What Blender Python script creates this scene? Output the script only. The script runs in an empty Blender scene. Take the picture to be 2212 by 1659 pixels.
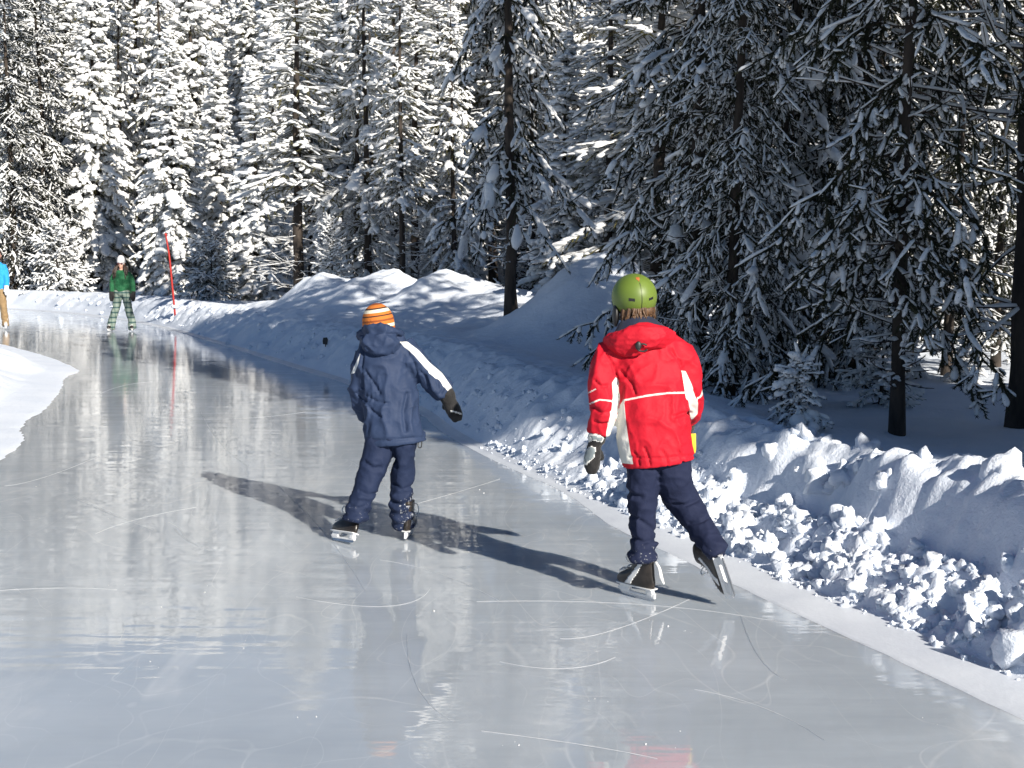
import bpy, math, random
import numpy as np
from mathutils import Vector, Matrix, noise as mn

rng = np.random.default_rng(7)
random.seed(7)
scene = bpy.context.scene
COL = scene.collection
PI = math.pi

# ------------------------------------------------------------------ camera
FPX = 1250.0
CAMZ = 1.67
PITCH = math.atan(124 / FPX)
cam_d = bpy.data.cameras.new('camera')
cam = bpy.data.objects.new('camera', cam_d)
COL.objects.link(cam)
cam.location = (0, 0, CAMZ)
cam.rotation_euler = (PI / 2 - PITCH, 0, 0)
cam_d.sensor_width = 36
cam_d.lens = 36 * FPX / 1024
cam_d.clip_start = 0.05
cam_d.clip_end = 3000
scene.camera = cam
CP, SP = math.cos(PITCH), math.sin(PITCH)


def ray(x, y):                      # measured on the 2212 x 1659 view of the photograph
    u = (x * 1024 / 2212 - 512) / FPX
    v = (384 - y * 768 / 1659) / FPX
    return Vector((u, CP + v * SP, -SP + v * CP))


def vp(x, y, Y):                    # the world point seen at (x, y) at distance Y
    r = ray(x, y)
    return Vector((0, 0, CAMZ)) + r * (Y / r.y)


def gp(x, y, z=0.0):                # the world point seen at (x, y) at height z
    r = ray(x, y)
    return Vector((0, 0, CAMZ)) + r * ((z - CAMZ) / r.z)


# ------------------------------------------------------------------ sun and sky
SUN_EL = math.radians(27)
to_sun_xy = Vector((0.58, -0.815)).normalized()
sun_d = bpy.data.lights.new('sun', 'SUN')
sun_d.energy = 5.0
sun_d.angle = math.radians(0.5)
sun_d.color = (1.0, 0.93, 0.82)
sun = bpy.data.objects.new('sun', sun_d)
COL.objects.link(sun)
sdir = Vector((to_sun_xy.x * math.cos(SUN_EL), to_sun_xy.y * math.cos(SUN_EL), math.sin(SUN_EL)))
sun.rotation_euler = (-sdir).to_track_quat('-Z', 'Y').to_euler()
sun.location = sdir * 60
world = bpy.data.worlds.new('World')
scene.world = world
world.use_nodes = True
wn = world.node_tree.nodes
wn.clear()
wo = wn.new('ShaderNodeOutputWorld')
wb = wn.new('ShaderNodeBackground')
ws = wn.new('ShaderNodeTexSky')
ws.sky_type = 'NISHITA'
ws.sun_disc = False
ws.sun_elevation = SUN_EL
ws.sun_rotation = math.atan2(to_sun_xy.x, to_sun_xy.y)
ws.altitude = 900
ws.air_density = 1.0
ws.dust_density = 0.0
ws.ozone_density = 4.0
wb.inputs[1].default_value = 0.05
world.node_tree.links.new(ws.outputs[0], wb.inputs[0])
world.node_tree.links.new(wb.outputs[0], wo.inputs[0])
scene.view_settings.view_transform = 'Standard'
scene.view_settings.look = 'None'
scene.view_settings.exposure = 0.6
scene.view_settings.gamma = 1
scene.cycles.max_bounces = 6
scene.cycles.diffuse_bounces = 3
scene.cycles.glossy_bounces = 3
scene.cycles.transmission_bounces = 2
scene.cycles.use_denoising = True


# ------------------------------------------------------------------ noise (numpy)
def _h(ix, iy, iz, seed):
    n = (ix.astype(np.int64) * 374761393 + iy.astype(np.int64) * 668265263 + iz.astype(np.int64) * 2147483647 + seed * 974711) & 0x7fffffff
    n = ((n ^ (n >> 13)) * 1274126177) & 0x7fffffff
    n = (n ^ (n >> 16)) & 0xffff
    return n / 65535.0


def vnoise(x, y, z=0.0, seed=0):
    x = np.asarray(x, float)
    y = np.asarray(y, float) + 0 * x
    z = np.asarray(z, float) + 0 * x
    ix, iy, iz = np.floor(x), np.floor(y), np.floor(z)
    fx, fy, fz = x - ix, y - iy, z - iz
    fx, fy, fz = [f * f * f * (f * (f * 6 - 15) + 10) for f in (fx, fy, fz)]
    r = 0
    for dx in (0, 1):
        for dy in (0, 1):
            for dz in (0, 1):
                w = (fx if dx else 1 - fx) * (fy if dy else 1 - fy) * (fz if dz else 1 - fz)
                r = r + w * _h(ix + dx, iy + dy, iz + dz, seed)
    return r * 2 - 1


def fbm(x, y, z=0.0, o=4, seed=0):
    a, r, t = 1.0, 0, 0
    for i in range(o):
        r = r + a * vnoise(x * 2 ** i + 17.3 * i, y * 2 ** i - 9.1 * i, np.asarray(z) * 2 ** i, seed + i)
        t += a
        a *= 0.5
    return r / t


def worley(x, y, seed=0):           # returns F1 distance and the cell's own random value
    ix, iy = np.floor(x), np.floor(y)
    best = np.full(x.shape, 9.0)
    val = np.zeros(x.shape)
    z0 = np.zeros(x.shape)
    for dx in (-1, 0, 1):
        for dy in (-1, 0, 1):
            cx, cy = ix + dx, iy + dy
            px = cx + _h(cx, cy, z0, seed)
            py = cy + _h(cx, cy, z0 + 1, seed)
            d = np.hypot(x - px, y - py)
            m = d < best
            best = np.where(m, d, best)
            val = np.where(m, _h(cx, cy, z0 + 2, seed), val)
    return best, val


def sst(a, b, x):
    t = np.clip((x - a) / (b - a), 0, 1)
    return t * t * (3 - 2 * t)


# ------------------------------------------------------------------ mesh helpers
def np_mesh(name, V, F, smooth=True):
    V = np.asarray(V, np.float32)
    F = np.asarray(F, np.int32)
    me = bpy.data.meshes.new(name)
    n, k = F.shape
    me.vertices.add(len(V))
    me.vertices.foreach_set('co', V.ravel())
    me.loops.add(n * k)
    me.loops.foreach_set('vertex_index', F.ravel())
    me.polygons.add(n)
    me.polygons.foreach_set('loop_start', np.arange(0, n * k, k, dtype=np.int32))
    me.update(calc_edges=True)
    me.polygons.foreach_set('use_smooth', np.full(n, smooth, dtype=bool))
    me.update()
    return me


def grid_faces(nu, nv):
    i = np.arange(nu - 1)[:, None] * nv + np.arange(nv - 1)[None, :]
    i = i.ravel()
    return np.stack([i, i + nv, i + nv + 1, i + 1], 1)


def put(name, me, mat=None, parent=None):
    o = bpy.data.objects.new(name, me)
    COL.objects.link(o)
    if mat is not None:
        me.materials.clear()
        me.materials.append(mat)
    if parent is not None:
        o.parent = parent
    return o


def tag(o, label=None, cat=None, group=None, kind=None):
    if label: o['label'] = label
    if cat: o['category'] = cat
    if group: o['group'] = group
    if kind: o['kind'] = kind
    return o


def empty(name, loc=(0, 0, 0)):
    o = bpy.data.objects.new(name, None)
    COL.objects.link(o)
    o.location = loc
    o.empty_display_size = 0.2
    return o


class MB:                            # plain vertex and face lists
    def __init__(s):
        s.v, s.f = [], []

    def add(s, v, f):
        b = len(s.v)
        s.v += [tuple(p) for p in v]
        s.f += [tuple(i + b for i in q) for q in f]
        return s

    def mesh(s, name, smooth=True):
        me = bpy.data.meshes.new(name)
        me.from_pydata(s.v, [], s.f)
        me.update()
        if smooth:
            me.polygons.foreach_set('use_smooth', np.full(len(me.polygons), True))
        return me

    def xf(s, M):
        s.v = [tuple(M @ Vector(p)) for p in s.v]
        return s


def catmull(pts, n):
    P = [np.array(p, float) for p in pts]
    P = [2 * P[0] - P[1]] + P + [2 * P[-1] - P[-2]]
    out = []
    for i in range(1, len(P) - 2):
        for j in range(n):
            t = j / n
            a, b, c, d = P[i - 1], P[i], P[i + 1], P[i + 2]
            out.append(0.5 * (2 * b + (c - a) * t + (2 * a - 5 * b + 4 * c - d) * t * t + (3 * b - a - 3 * c + d) * t ** 3))
    out.append(P[-2])
    return np.array(out)


def tube(rows, seg=24, n=8, wr=0.0, wf=40.0, ref=(0, 1, 0), seed=0):
    """rows: (x, y, z, ra, rb): a smooth closed tube, ra across and rb in depth; wr adds cloth folds."""
    R = catmull(rows, n)
    P, ra, rb = R[:, :3], R[:, 3], R[:, 4]
    T = np.gradient(P, axis=0)
    T /= np.linalg.norm(T, axis=1)[:, None] + 1e-9
    ref = np.array(ref, float)
    v, f = [], []
    N = len(P)
    for i in range(N):
        A = np.cross(T[i], ref)
        la = np.linalg.norm(A)
        A = A / la if la > 0.05 else np.array((1.0, 0, 0))
        B = np.cross(A, T[i])
        for j in range(seg):
            th = 2 * PI * j / seg
            k = 1.0
            if wr:
                k += wr * mn.noise(Vector((math.cos(th) * 1.3 + seed, math.sin(th) * 1.3, 0)) + Vector(P[i]) * wf * 0.35)
            v.append(P[i] + A * ra[i] * k * math.cos(th) + B * rb[i] * k * math.sin(th))
    for i in range(N - 1):
        for j in range(seg):
            a, b = i * seg + j, i * seg + (j + 1) % seg
            f.append((a, b, b + seg, a + seg))
    v.append(P[0]); v.append(P[-1])
    c0, c1 = len(v) - 2, len(v) - 1
    for j in range(seg):
        f.append((c0, (j + 1) % seg, j))
        f.append((c1, (N - 1) * seg + j, (N - 1) * seg + (j + 1) % seg))
    return v, f


def ball(c, r, seg=20, rings=14, M=None):
    c = Vector(c)
    r = (r, r, r) if not hasattr(r, '__len__') else r
    v, f = [], []
    for i in range(1, rings):
        th = PI * i / rings
        for j in range(seg):
            ph = 2 * PI * j / seg
            p = Vector((r[0] * math.sin(th) * math.cos(ph), r[1] * math.sin(th) * math.sin(ph), r[2] * math.cos(th)))
            v.append(c + (M @ p if M is not None else p))
    for i in range(rings - 2):
        for j in range(seg):
            a, b = i * seg + j, i * seg + (j + 1) % seg
            f.append((a, a + seg, b + seg, b))
    z = Vector((0, 0, r[2]))
    v.append(c + (M @ z if M is not None else z)); v.append(c - (M @ z if M is not None else z))
    for j in range(seg):
        f.append((len(v) - 2, j, (j + 1) % seg))
        f.append((len(v) - 1, (rings - 2) * seg + (j + 1) % seg, (rings - 2) * seg + j))
    return v, f


def prism(poly, y0, y1):             # polygon in the xz plane pushed from y0 to y1
    n = len(poly)
    v = [(x, y0, z) for x, z in poly] + [(x, y1, z) for x, z in poly]
    f = [tuple(range(n)), tuple(range(2 * n - 1, n - 1, -1))]
    for i in range(n):
        j = (i + 1) % n
        f.append((i, i + n, j + n, j))
    return v, f


def box(c, h):
    x, y, z = c
    a, b, d = h
    v = [(x + sx * a, y + sy * b, z + sz * d) for sx in (-1, 1) for sy in (-1, 1) for sz in (-1, 1)]
    f = [(0, 1, 3, 2), (4, 6, 7, 5), (0, 4, 5, 1), (2, 3, 7, 6), (0, 2, 6, 4), (1, 5, 7, 3)]
    return v, f


def fuse(parts, name, voxel, it=4, folds=None, fac=0.5):
    """Grow the parts into ONE continuous surface."""
    mb = MB()
    for v, f in parts:
        mb.add(v, f)
    me = mb.mesh('raw')
    o = bpy.data.objects.new('raw', me)
    COL.objects.link(o)
    m = o.modifiers.new('r', 'REMESH')
    m.mode = 'VOXEL'
    m.voxel_size = voxel
    if it:
        s = o.modifiers.new('s', 'SMOOTH')
        s.factor = fac
        s.iterations = it
    dg = bpy.context.evaluated_depsgraph_get()
    out = bpy.data.meshes.new_from_object(o.evaluated_get(dg))
    bpy.data.objects.remove(o)
    bpy.data.meshes.remove(me)
    out.name = name
    out.polygons.foreach_set('use_smooth', np.full(len(out.polygons), True))
    if folds:
        n = len(out.vertices)
        co = np.empty(n * 3, np.float32)
        no = np.empty(n * 3, np.float32)
        out.vertices.foreach_get('co', co)
        out.vertices.foreach_get('normal', no)
        co = co.reshape(-1, 3).astype(float)
        no = no.reshape(-1, 3)
        h = folds(co)
        co = co + no * h[:, None]
        out.vertices.foreach_set('co', co.astype(np.float32).ravel())
        out.update()
    return out


def coords(me):
    co = np.empty(len(me.vertices) * 3, np.float32)
    me.vertices.foreach_get('co', co)
    return co.reshape(-1, 3).astype(float)


def attr(me, name, val):
    a = me.attributes.new(name, 'FLOAT', 'POINT')
    a.data.foreach_set('value', np.asarray(val, np.float32))


# ------------------------------------------------------------------ materials
def nmat(name):
    m = bpy.data.materials.new(name)
    m.use_nodes = True
    nt = m.node_tree
    return m, nt, nt.nodes['Principled BSDF']


def N(nt, kind, **kw):
    n = nt.nodes.new(kind)
    for k, v in kw.items():
        if k in n.inputs:
            n.inputs[k].default_value = v
        else:
            setattr(n, k, v)
    return n


def ramp(nt, fac, stops):
    r = nt.nodes.new('ShaderNodeValToRGB')
    el = r.color_ramp.elements
    while len(el) < len(stops):
        el.new(0.5)
    for e, (p, c) in zip(el, stops):
        e.position = p
        e.color = (*c, 1) if len(c) == 3 else c
    nt.links.new(fac, r.inputs[0])
    return r


def noise_node(nt, scale, detail=4, rough=0.55, vec=None, stretch=None):
    n = N(nt, 'ShaderNodeTexNoise')
    n.inputs['Scale'].default_value = scale
    n.inputs['Detail'].default_value = detail
    n.inputs['Roughness'].default_value = rough
    if vec is None:
        vec = N(nt, 'ShaderNodeTexCoord').outputs['Object']
    if stretch:
        mp = N(nt, 'ShaderNodeMapping')
        mp.inputs['Scale'].default_value = stretch
        nt.links.new(vec, mp.inputs[0])
        vec = mp.outputs[0]
    nt.links.new(vec, n.inputs['Vector'])
    return n


def bump(nt, b, h, strength, dist, chain=None):
    n = N(nt, 'ShaderNodeBump')
    n.inputs['Strength'].default_value = strength
    n.inputs['Distance'].default_value = dist
    nt.links.new(h, n.inputs['Height'])
    if chain is not None:
        nt.links.new(chain.outputs[0], n.inputs['Normal'])
    if b is not None:
        nt.links.new(n.outputs[0], b.inputs['Normal'])
    return n


def simple(name, c1, c2, scale, rough=0.6, bs=0.0, bd=0.01, detail=4, spec=0.5, sheen=0.0, stretch=None, bscale=None):
    m, nt, b = nmat(name)
    n = noise_node(nt, scale, detail, stretch=stretch)
    r = ramp(nt, n.outputs['Fac'], [(0.3, c1), (0.7, c2)])
    nt.links.new(r.outputs[0], b.inputs['Base Color'])
    b.inputs['Roughness'].default_value = rough
    b.inputs['Specular IOR Level'].default_value = spec
    if sheen:
        b.inputs['Sheen Weight'].default_value = sheen
        b.inputs['Sheen Roughness'].default_value = 0.5
    if bs:
        n2 = noise_node(nt, bscale or scale * 3, 5, stretch=stretch)
        bump(nt, b, n2.outputs['Fac'], bs, bd)
    return m


M = {}
M['needle'] = simple('needle', (0.014, 0.017, 0.011), (0.05, 0.053, 0.026), 3.0, 0.7, spec=0.25)
M['sunlit_needle'] = simple('sunlit_needle', (0.05, 0.052, 0.02), (0.15, 0.135, 0.05), 2.5, 0.7, spec=0.25)  # lighter copy of needle for sunlit trees: sunlight put into the colour
M['bark'] = simple('bark', (0.02, 0.016, 0.013), (0.075, 0.058, 0.047), 9, 0.9, 0.8, 0.02, stretch=(1, 1, 0.25))
M['pale_bark'] = simple('pale_bark', (0.16, 0.14, 0.12), (0.3, 0.27, 0.24), 9, 0.9, 0.6, 0.02, stretch=(1, 1, 0.5))
M['hoar'] = simple('hoar', (0.28, 0.27, 0.25), (0.6, 0.6, 0.6), 14, 0.9, 0.4, 0.01)
M['tree_snow'] = simple('tree_snow', (0.8, 0.815, 0.83), (0.87, 0.875, 0.88), 5, 0.75, 0.5, 0.03, spec=0.2, bscale=26)

m, nt, b = nmat('snow')
n1 = noise_node(nt, 1.6, 6)
r1 = ramp(nt, n1.outputs['Fac'], [(0.3, (0.72, 0.78, 0.88)), (0.65, (0.80, 0.85, 0.93))])
nt.links.new(r1.outputs[0], b.inputs['Base Color'])
b.inputs['Roughness'].default_value = 0.7
b.inputs['Specular IOR Level'].default_value = 0.25
na = noise_node(nt, 14, 6, 0.6)
nb_ = noise_node(nt, 70, 3, 0.6)
b1 = bump(nt, None, na.outputs['Fac'], 0.35, 0.05)
bump(nt, b, nb_.outputs['Fac'], 0.4, 0.012, b1)
M['snow'] = m

# ice: a grey body under a clear wet gloss, faint ripples, frosted smears, hairline cuts
m, nt, b = nmat('ice')
tc = N(nt, 'ShaderNodeTexCoord').outputs['Object']
n1 = noise_node(nt, 0.55, 5, 0.6, tc)
r1 = ramp(nt, n1.outputs['Fac'], [(0.28, (0.355, 0.40, 0.455)), (0.75, (0.515, 0.565, 0.625))])
n2 = noise_node(nt, 1.1, 7, 0.68, tc, (1.0, 0.35, 1))
r2 = ramp(nt, n2.outputs['Fac'], [(0.56, (0, 0, 0)), (0.8, (0.55, 0.55, 0.55))])
mixc = N(nt, 'ShaderNodeMix', data_type='RGBA')
nt.links.new(r2.outputs[0], mixc.inputs[0])
nt.links.new(r1.outputs[0], mixc.inputs[6])
mixc.inputs[7].default_value = (0.74, 0.755, 0.77, 1)
# hairline skate cuts: contours of a soft noise, kept in patches
last = mixc.outputs[2]
for sc, st, wid, seed in ((0.55, (1, 1, 1), 0.002, 0), (0.8, (1.8, 0.5, 1), 0.002, 3.1), (1.1, (2.2, 0.6, 1), 0.0022, 5.3), (1.3, (0.8, 1.3, 1), 0.002, 8.9), (1.7, (1.5, 1, 1), 0.002, 12.3), (0.9, (2.6, 0.7, 1), 0.002, 17.0)):
    mp = N(nt, 'ShaderNodeMapping')
    mp.inputs['Scale'].default_value = st
    mp.inputs['Location'].default_value = (seed, seed * 2, 0)
    nt.links.new(tc, mp.inputs[0])
    nz = noise_node(nt, sc, 1.2, 0.35, mp.outputs[0])
    sub = N(nt, 'ShaderNodeMath', operation='SUBTRACT'); sub.inputs[1].default_value = 0.5
    ab = N(nt, 'ShaderNodeMath', operation='ABSOLUTE')
    nt.links.new(nz.outputs['Fac'], sub.inputs[0]); nt.links.new(sub.outputs[0], ab.inputs[0])
    rl = ramp(nt, ab.outputs[0], [(0.0, (1, 1, 1)), (wid, (0, 0, 0))])
    nm = noise_node(nt, 0.9, 5, 0.7, mp.outputs[0])
    rm = ramp(nt, nm.outputs['Fac'], [(0.45, (0, 0, 0)), (0.66, (0.33, 0.33, 0.33))])
    mu = N(nt, 'ShaderNodeMath', operation='MULTIPLY')
    nt.links.new(rl.outputs[0], mu.inputs[0]); nt.links.new(rm.outputs[0], mu.inputs[1])
    mx = N(nt, 'ShaderNodeMix', data_type='RGBA')
    nt.links.new(mu.outputs[0], mx.inputs[0]); nt.links.new(last, mx.inputs[6])
    mx.inputs[7].default_value = (0.78, 0.8, 0.82, 1)
    last = mx.outputs[2]
nt.links.new(last, b.inputs['Base Color'])
b.inputs['IOR'].default_value = 1.6
b.inputs['Subsurface Weight'].default_value = 0.65
b.inputs['Subsurface Radius'].default_value = (0.10, 0.12, 0.14)
b.inputs['Subsurface Scale'].default_value = 1.0
rr = ramp(nt, n2.outputs['Fac'], [(0.45, (0.03, 0.03, 0.03)), (0.8, (0.16, 0.16, 0.16))])
nt.links.new(rr.outputs[0], b.inputs['Roughness'])
w1 = noise_node(nt, 1.0, 3, 0.5, tc, (0.9, 5.0, 1))
w2 = noise_node(nt, 7.0, 3, 0.5, tc, (1.0, 1.6, 1))
b1 = bump(nt, None, w1.outputs['Fac'], 0.17, 0.02)
bump(nt, b, w2.outputs['Fac'], 0.05, 0.005, b1)
M['ice'] = m

M['packed_snow'] = simple('packed_snow', (0.57, 0.61, 0.68), (0.70, 0.74, 0.80), 2.2, 0.5, 0.25, 0.006, detail=7, spec=0.35, bscale=40)
M['cut'] = simple('cut', (0.5, 0.53, 0.57), (0.66, 0.68, 0.71), 14, 0.6)
M['frost'] = simple('frost', (0.5, 0.52, 0.54), (0.72, 0.73, 0.74), 30, 0.6, 0.3, 0.004)


def cloth(name, col, dark=0.75, rough=0.7, scale=9, bs=0.35, bd=0.012, sheen=0.15, spec=0.3):
    c = tuple(col)
    return simple(name, tuple(k * dark for k in c), c, scale, rough, bs, bd, sheen=sheen, spec=spec)


def cloth2(name, col, col2, rough=0.65, dust=None, edge=0.0012):
    """Cloth of two colours: the point attribute 'panel' (metres, positive inside) chooses the second; dust = (z0, z1) caked snow at the hems."""
    m, nt, b = nmat(name)
    n = noise_node(nt, 8, 4)
    r = ramp(nt, n.outputs['Fac'], [(0.3, tuple(k * 0.85 for k in col)), (0.7, col)])
    out = r.outputs[0]
    if col2 is not None:
        at = N(nt, 'ShaderNodeAttribute', attribute_name='panel')
        mr = N(nt, 'ShaderNodeMapRange')
        mr.inputs[1].default_value = -edge
        mr.inputs[2].default_value = edge
        nt.links.new(at.outputs['Fac'], mr.inputs[0])
        mx = N(nt, 'ShaderNodeMix', data_type='RGBA')
        nt.links.new(mr.outputs[0], mx.inputs[0])
        nt.links.new(out, mx.inputs[6])
        mx.inputs[7].default_value = (*col2, 1)
        out = mx.outputs[2]
    if dust:
        at = N(nt, 'ShaderNodeAttribute', attribute_name='dust')
        nd = noise_node(nt, 55, 5, 0.7)
        ad = N(nt, 'ShaderNodeMath', operation='ADD')
        nt.links.new(at.outputs['Fac'], ad.inputs[0]); nt.links.new(nd.outputs['Fac'], ad.inputs[1])
        rd = ramp(nt, ad.outputs[0], [(0.95, (0, 0, 0)), (1.0, (0.8, 0.8, 0.8))])
        rd.color_ramp.elements[0].position = 0.84
        mx = N(nt, 'ShaderNodeMix', data_type='RGBA')
        nt.links.new(rd.outputs[0], mx.inputs[0])
        nt.links.new(out, mx.inputs[6])
        mx.inputs[7].default_value = (0.8, 0.82, 0.85, 1)
        out = mx.outputs[2]
    nt.links.new(out, b.inputs['Base Color'])
    b.inputs['Roughness'].default_value = rough
    b.inputs['Specular IOR Level'].default_value = 0.2
    n1 = noise_node(nt, 11, 4, 0.55)
    n2 = noise_node(nt, 260, 2)
    b1 = bump(nt, None, n1.outputs['Fac'], 0.5, 0.02)
    bump(nt, b, n2.outputs['Fac'], 0.15, 0.002, b1)
    return m


M['skin'] = simple('skin', (0.5, 0.27, 0.2), (0.62, 0.36, 0.28), 12, 0.5, 0.1, 0.003)
M['brown_hair'] = simple('brown_hair', (0.03, 0.015, 0.008), (0.17, 0.085, 0.035), 60, 0.45, 0.8, 0.006, stretch=(1, 1, 0.12))
M['dark_hair'] = simple('dark_hair', (0.02, 0.012, 0.009), (0.06, 0.035, 0.025), 60, 0.45, 0.6, 0.006, stretch=(1, 1, 0.12))
M['helmet_green'] = simple('helmet_green', (0.115, 0.175, 0.024), (0.15, 0.215, 0.034), 6, 0.48, 0.06, 0.002, bscale=120)
M['black'] = simple('black', (0.008, 0.008, 0.009), (0.02, 0.02, 0.022), 20, 0.5, 0.2, 0.003)
M['black_leather'] = simple('black_leather', (0.012, 0.01, 0.009), (0.045, 0.036, 0.03), 14, 0.3, 0.35, 0.004)
M['black_fleece'] = cloth('black_fleece', (0.022, 0.021, 0.022), 0.5, 0.8, 30, 0.6, 0.01)
M['orange_paint'] = simple('orange_paint', (0.42, 0.1, 0.03), (0.5, 0.2, 0.06), 60, 0.5)
M['white_plastic'] = simple('white_plastic', (0.68, 0.69, 0.7), (0.8, 0.8, 0.8), 30, 0.35, 0.1, 0.002)
M['steel'] = simple('steel', (0.5, 0.5, 0.52), (0.65, 0.65, 0.66), 30, 0.25)
M['steel'].node_tree.nodes['Principled BSDF'].inputs['Metallic'].default_value = 0.9
M['white_lace'] = simple('white_lace', (0.7, 0.7, 0.7), (0.82, 0.82, 0.8), 90, 0.8)
M['grey_fabric'] = cloth('grey_fabric', (0.2, 0.24, 0.26))
M['pale_trim'] = cloth('pale_trim', (0.72, 0.72, 0.7))
M['navy_fleece'] = cloth('navy_fleece', (0.018, 0.024, 0.055), 0.6)
M['yellow_card'] = simple('yellow_card', (0.75, 0.55, 0.03), (0.8, 0.62, 0.06), 30, 0.5)
M['red_jacket'] = cloth2('red_jacket', (0.54, 0.011, 0.027), (0.72, 0.71, 0.66))
M['red_cloth'] = cloth2('red_cloth', (0.54, 0.011, 0.027), None)
M['blue_jacket'] = cloth2('blue_jacket', (0.028, 0.046, 0.1), (0.75, 0.75, 0.74))
M['blue_cloth'] = cloth2('blue_cloth', (0.028, 0.046, 0.1), None)
M['navy_trousers'] = cloth2('navy_trousers', (0.016, 0.022, 0.055), None, 0.8, dust=True)
M['blue_trousers'] = cloth2('blue_trousers', (0.016, 0.026, 0.064), None, 0.75, dust=True)
M['green_jacket'] = cloth('green_jacket', (0.012, 0.12, 0.045), 0.7)
M['sky_jacket'] = cloth('sky_jacket', (0.02, 0.33, 0.75), 0.8)
M['tan_trousers'] = cloth('tan_trousers', (0.33, 0.22, 0.11), 0.7)
M['white_knit'] = cloth('white_knit', (0.7, 0.68, 0.68), 0.85, 0.9, 40)
M['dark_lens'] = simple('dark_lens', (0.05, 0.01, 0.012), (0.1, 0.02, 0.02), 20, 0.2)
M['red_paint'] = simple('red_paint', (0.36, 0.016, 0.012), (0.46, 0.028, 0.02), 8, 0.45, 0.1, 0.002)

# plaid trousers
m, nt, b = nmat('plaid')
tc = N(nt, 'ShaderNodeTexCoord').outputs['Object']
sx = N(nt, 'ShaderNodeSeparateXYZ')
nt.links.new(tc, sx.inputs[0])


def stripes(sock, freq, lo, hi):
    mu = N(nt, 'ShaderNodeMath', operation='MULTIPLY'); mu.inputs[1].default_value = freq
    fr = N(nt, 'ShaderNodeMath', operation='FRACT')
    nt.links.new(sock, mu.inputs[0]); nt.links.new(mu.outputs[0], fr.inputs[0])
    return ramp(nt, fr.outputs[0], [(lo, (0, 0, 0)), (hi, (1, 1, 1))])


rz = stripes(sx.outputs[2], 8.6, 0.6, 0.75)
rx = stripes(sx.outputs[0], 11, 0.66, 0.8)
m1 = N(nt, 'ShaderNodeMix', data_type='RGBA')
nt.links.new(rz.outputs[0], m1.inputs[0])
m1.inputs[6].default_value = (0.23, 0.28, 0.24, 1)
m1.inputs[7].default_value = (0.05, 0.1, 0.1, 1)
m2 = N(nt, 'ShaderNodeMix', data_type='RGBA', blend_type='MULTIPLY')
m2.inputs[0].default_value = 0.8
nt.links.new(m1.outputs[2], m2.inputs[6])
rx2 = ramp(nt, rx.outputs[0], [(0, (1, 1, 1)), (1, (0.4, 0.55, 0.5))])
nt.links.new(rx2.outputs[0], m2.inputs[7])
nt.links.new(m2.outputs[2], b.inputs['Base Color'])
b.inputs['Roughness'].default_value = 0.8
M['plaid'] = m

# striped knit hat: rings of orange, brown and cream by height
m, nt, b = nmat('striped_knit')
at = N(nt, 'ShaderNodeAttribute', attribute_name='panel')
rs = ramp(nt, at.outputs['Fac'], [(0, (0.05, 0.018, 0.01))])
el = rs.color_ramp
el.interpolation = 'CONSTANT'
O, B_, W_, D_ = (0.58, 0.17, 0.025, 1), (0.26, 0.065, 0.015, 1), (0.8, 0.72, 0.55, 1), (0.06, 0.022, 0.012, 1)
el.elements[0].position = 0.0; el.elements[0].color = D_
if len(el.elements) > 1: el.elements[1].position = 0.16; el.elements[1].color = O
for p, c in ((0.24, W_), (0.34, O), (0.44, B_), (0.5, O), (0.6, D_), (0.64, O), (0.72, W_), (0.82, D_), (0.86, O), (0.95, B_)):
    e = el.elements.new(p); e.color = c
nt.links.new(rs.outputs[0], b.inputs['Base Color'])
b.inputs['Roughness'].default_value = 0.9
nk = noise_node(nt, 120, 3)
bump(nt, b, nk.outputs['Fac'], 0.6, 0.006)
M['striped_knit'] = m

# ------------------------------------------------------------------ the land
EDGE = [(16, -30), (10.5, -17), (7.2, -8.5), (5.0, -2.6), (3.6, 0.7), (2.75, 2.9), (2.0, 4.9), (1.2, 7.0), (0.39, 9.2), (-0.42, 11.6),
        (-1.05, 14.1), (-2.1, 16.8), (-3.45, 19.8), (-5.85, 25.2), (-8.2, 30.2), (-11, 35.4), (-14.6, 40.3), (-19, 44), (-30, 49), (-60, 56)]
EP = catmull([(x, y, 0) for x, y in EDGE], 24)[:, :2]
EL = np.concatenate([[0], np.cumsum(np.linalg.norm(np.diff(EP, axis=0), axis=1))])
BUMPS = [(-5.6, 27.0, 1.5, 0.32), (-3.7, 25.2, 1.7, 0.86), (-2.3, 24.2, 1.6, 0.98), (-1.0, 22.6, 1.5, 1.0), (0.1, 21.2, 1.3, 0.7),
         (1.25, 17.2, 1.25, 1.22), (2.5, 17.6, 1.3, 0.8), (0.15, 18.9, 1.1, 0.5), (-1.2, 17.6, 1.0, 0.22), (2.4, 13.9, 0.9, 0.3)]


def edge_at(s):
    x = np.interp(s, EL, EP[:, 0])
    y = np.interp(s, EL, EP[:, 1])
    e = 0.25
    tx = np.interp(s + e, EL, EP[:, 0]) - np.interp(s - e, EL, EP[:, 0])
    ty = np.interp(s + e, EL, EP[:, 1]) - np.interp(s - e, EL, EP[:, 1])
    l = np.hypot(tx, ty)
    return x, y, ty / l, -tx / l       # outward normal is to the right of the direction of travel


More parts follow.
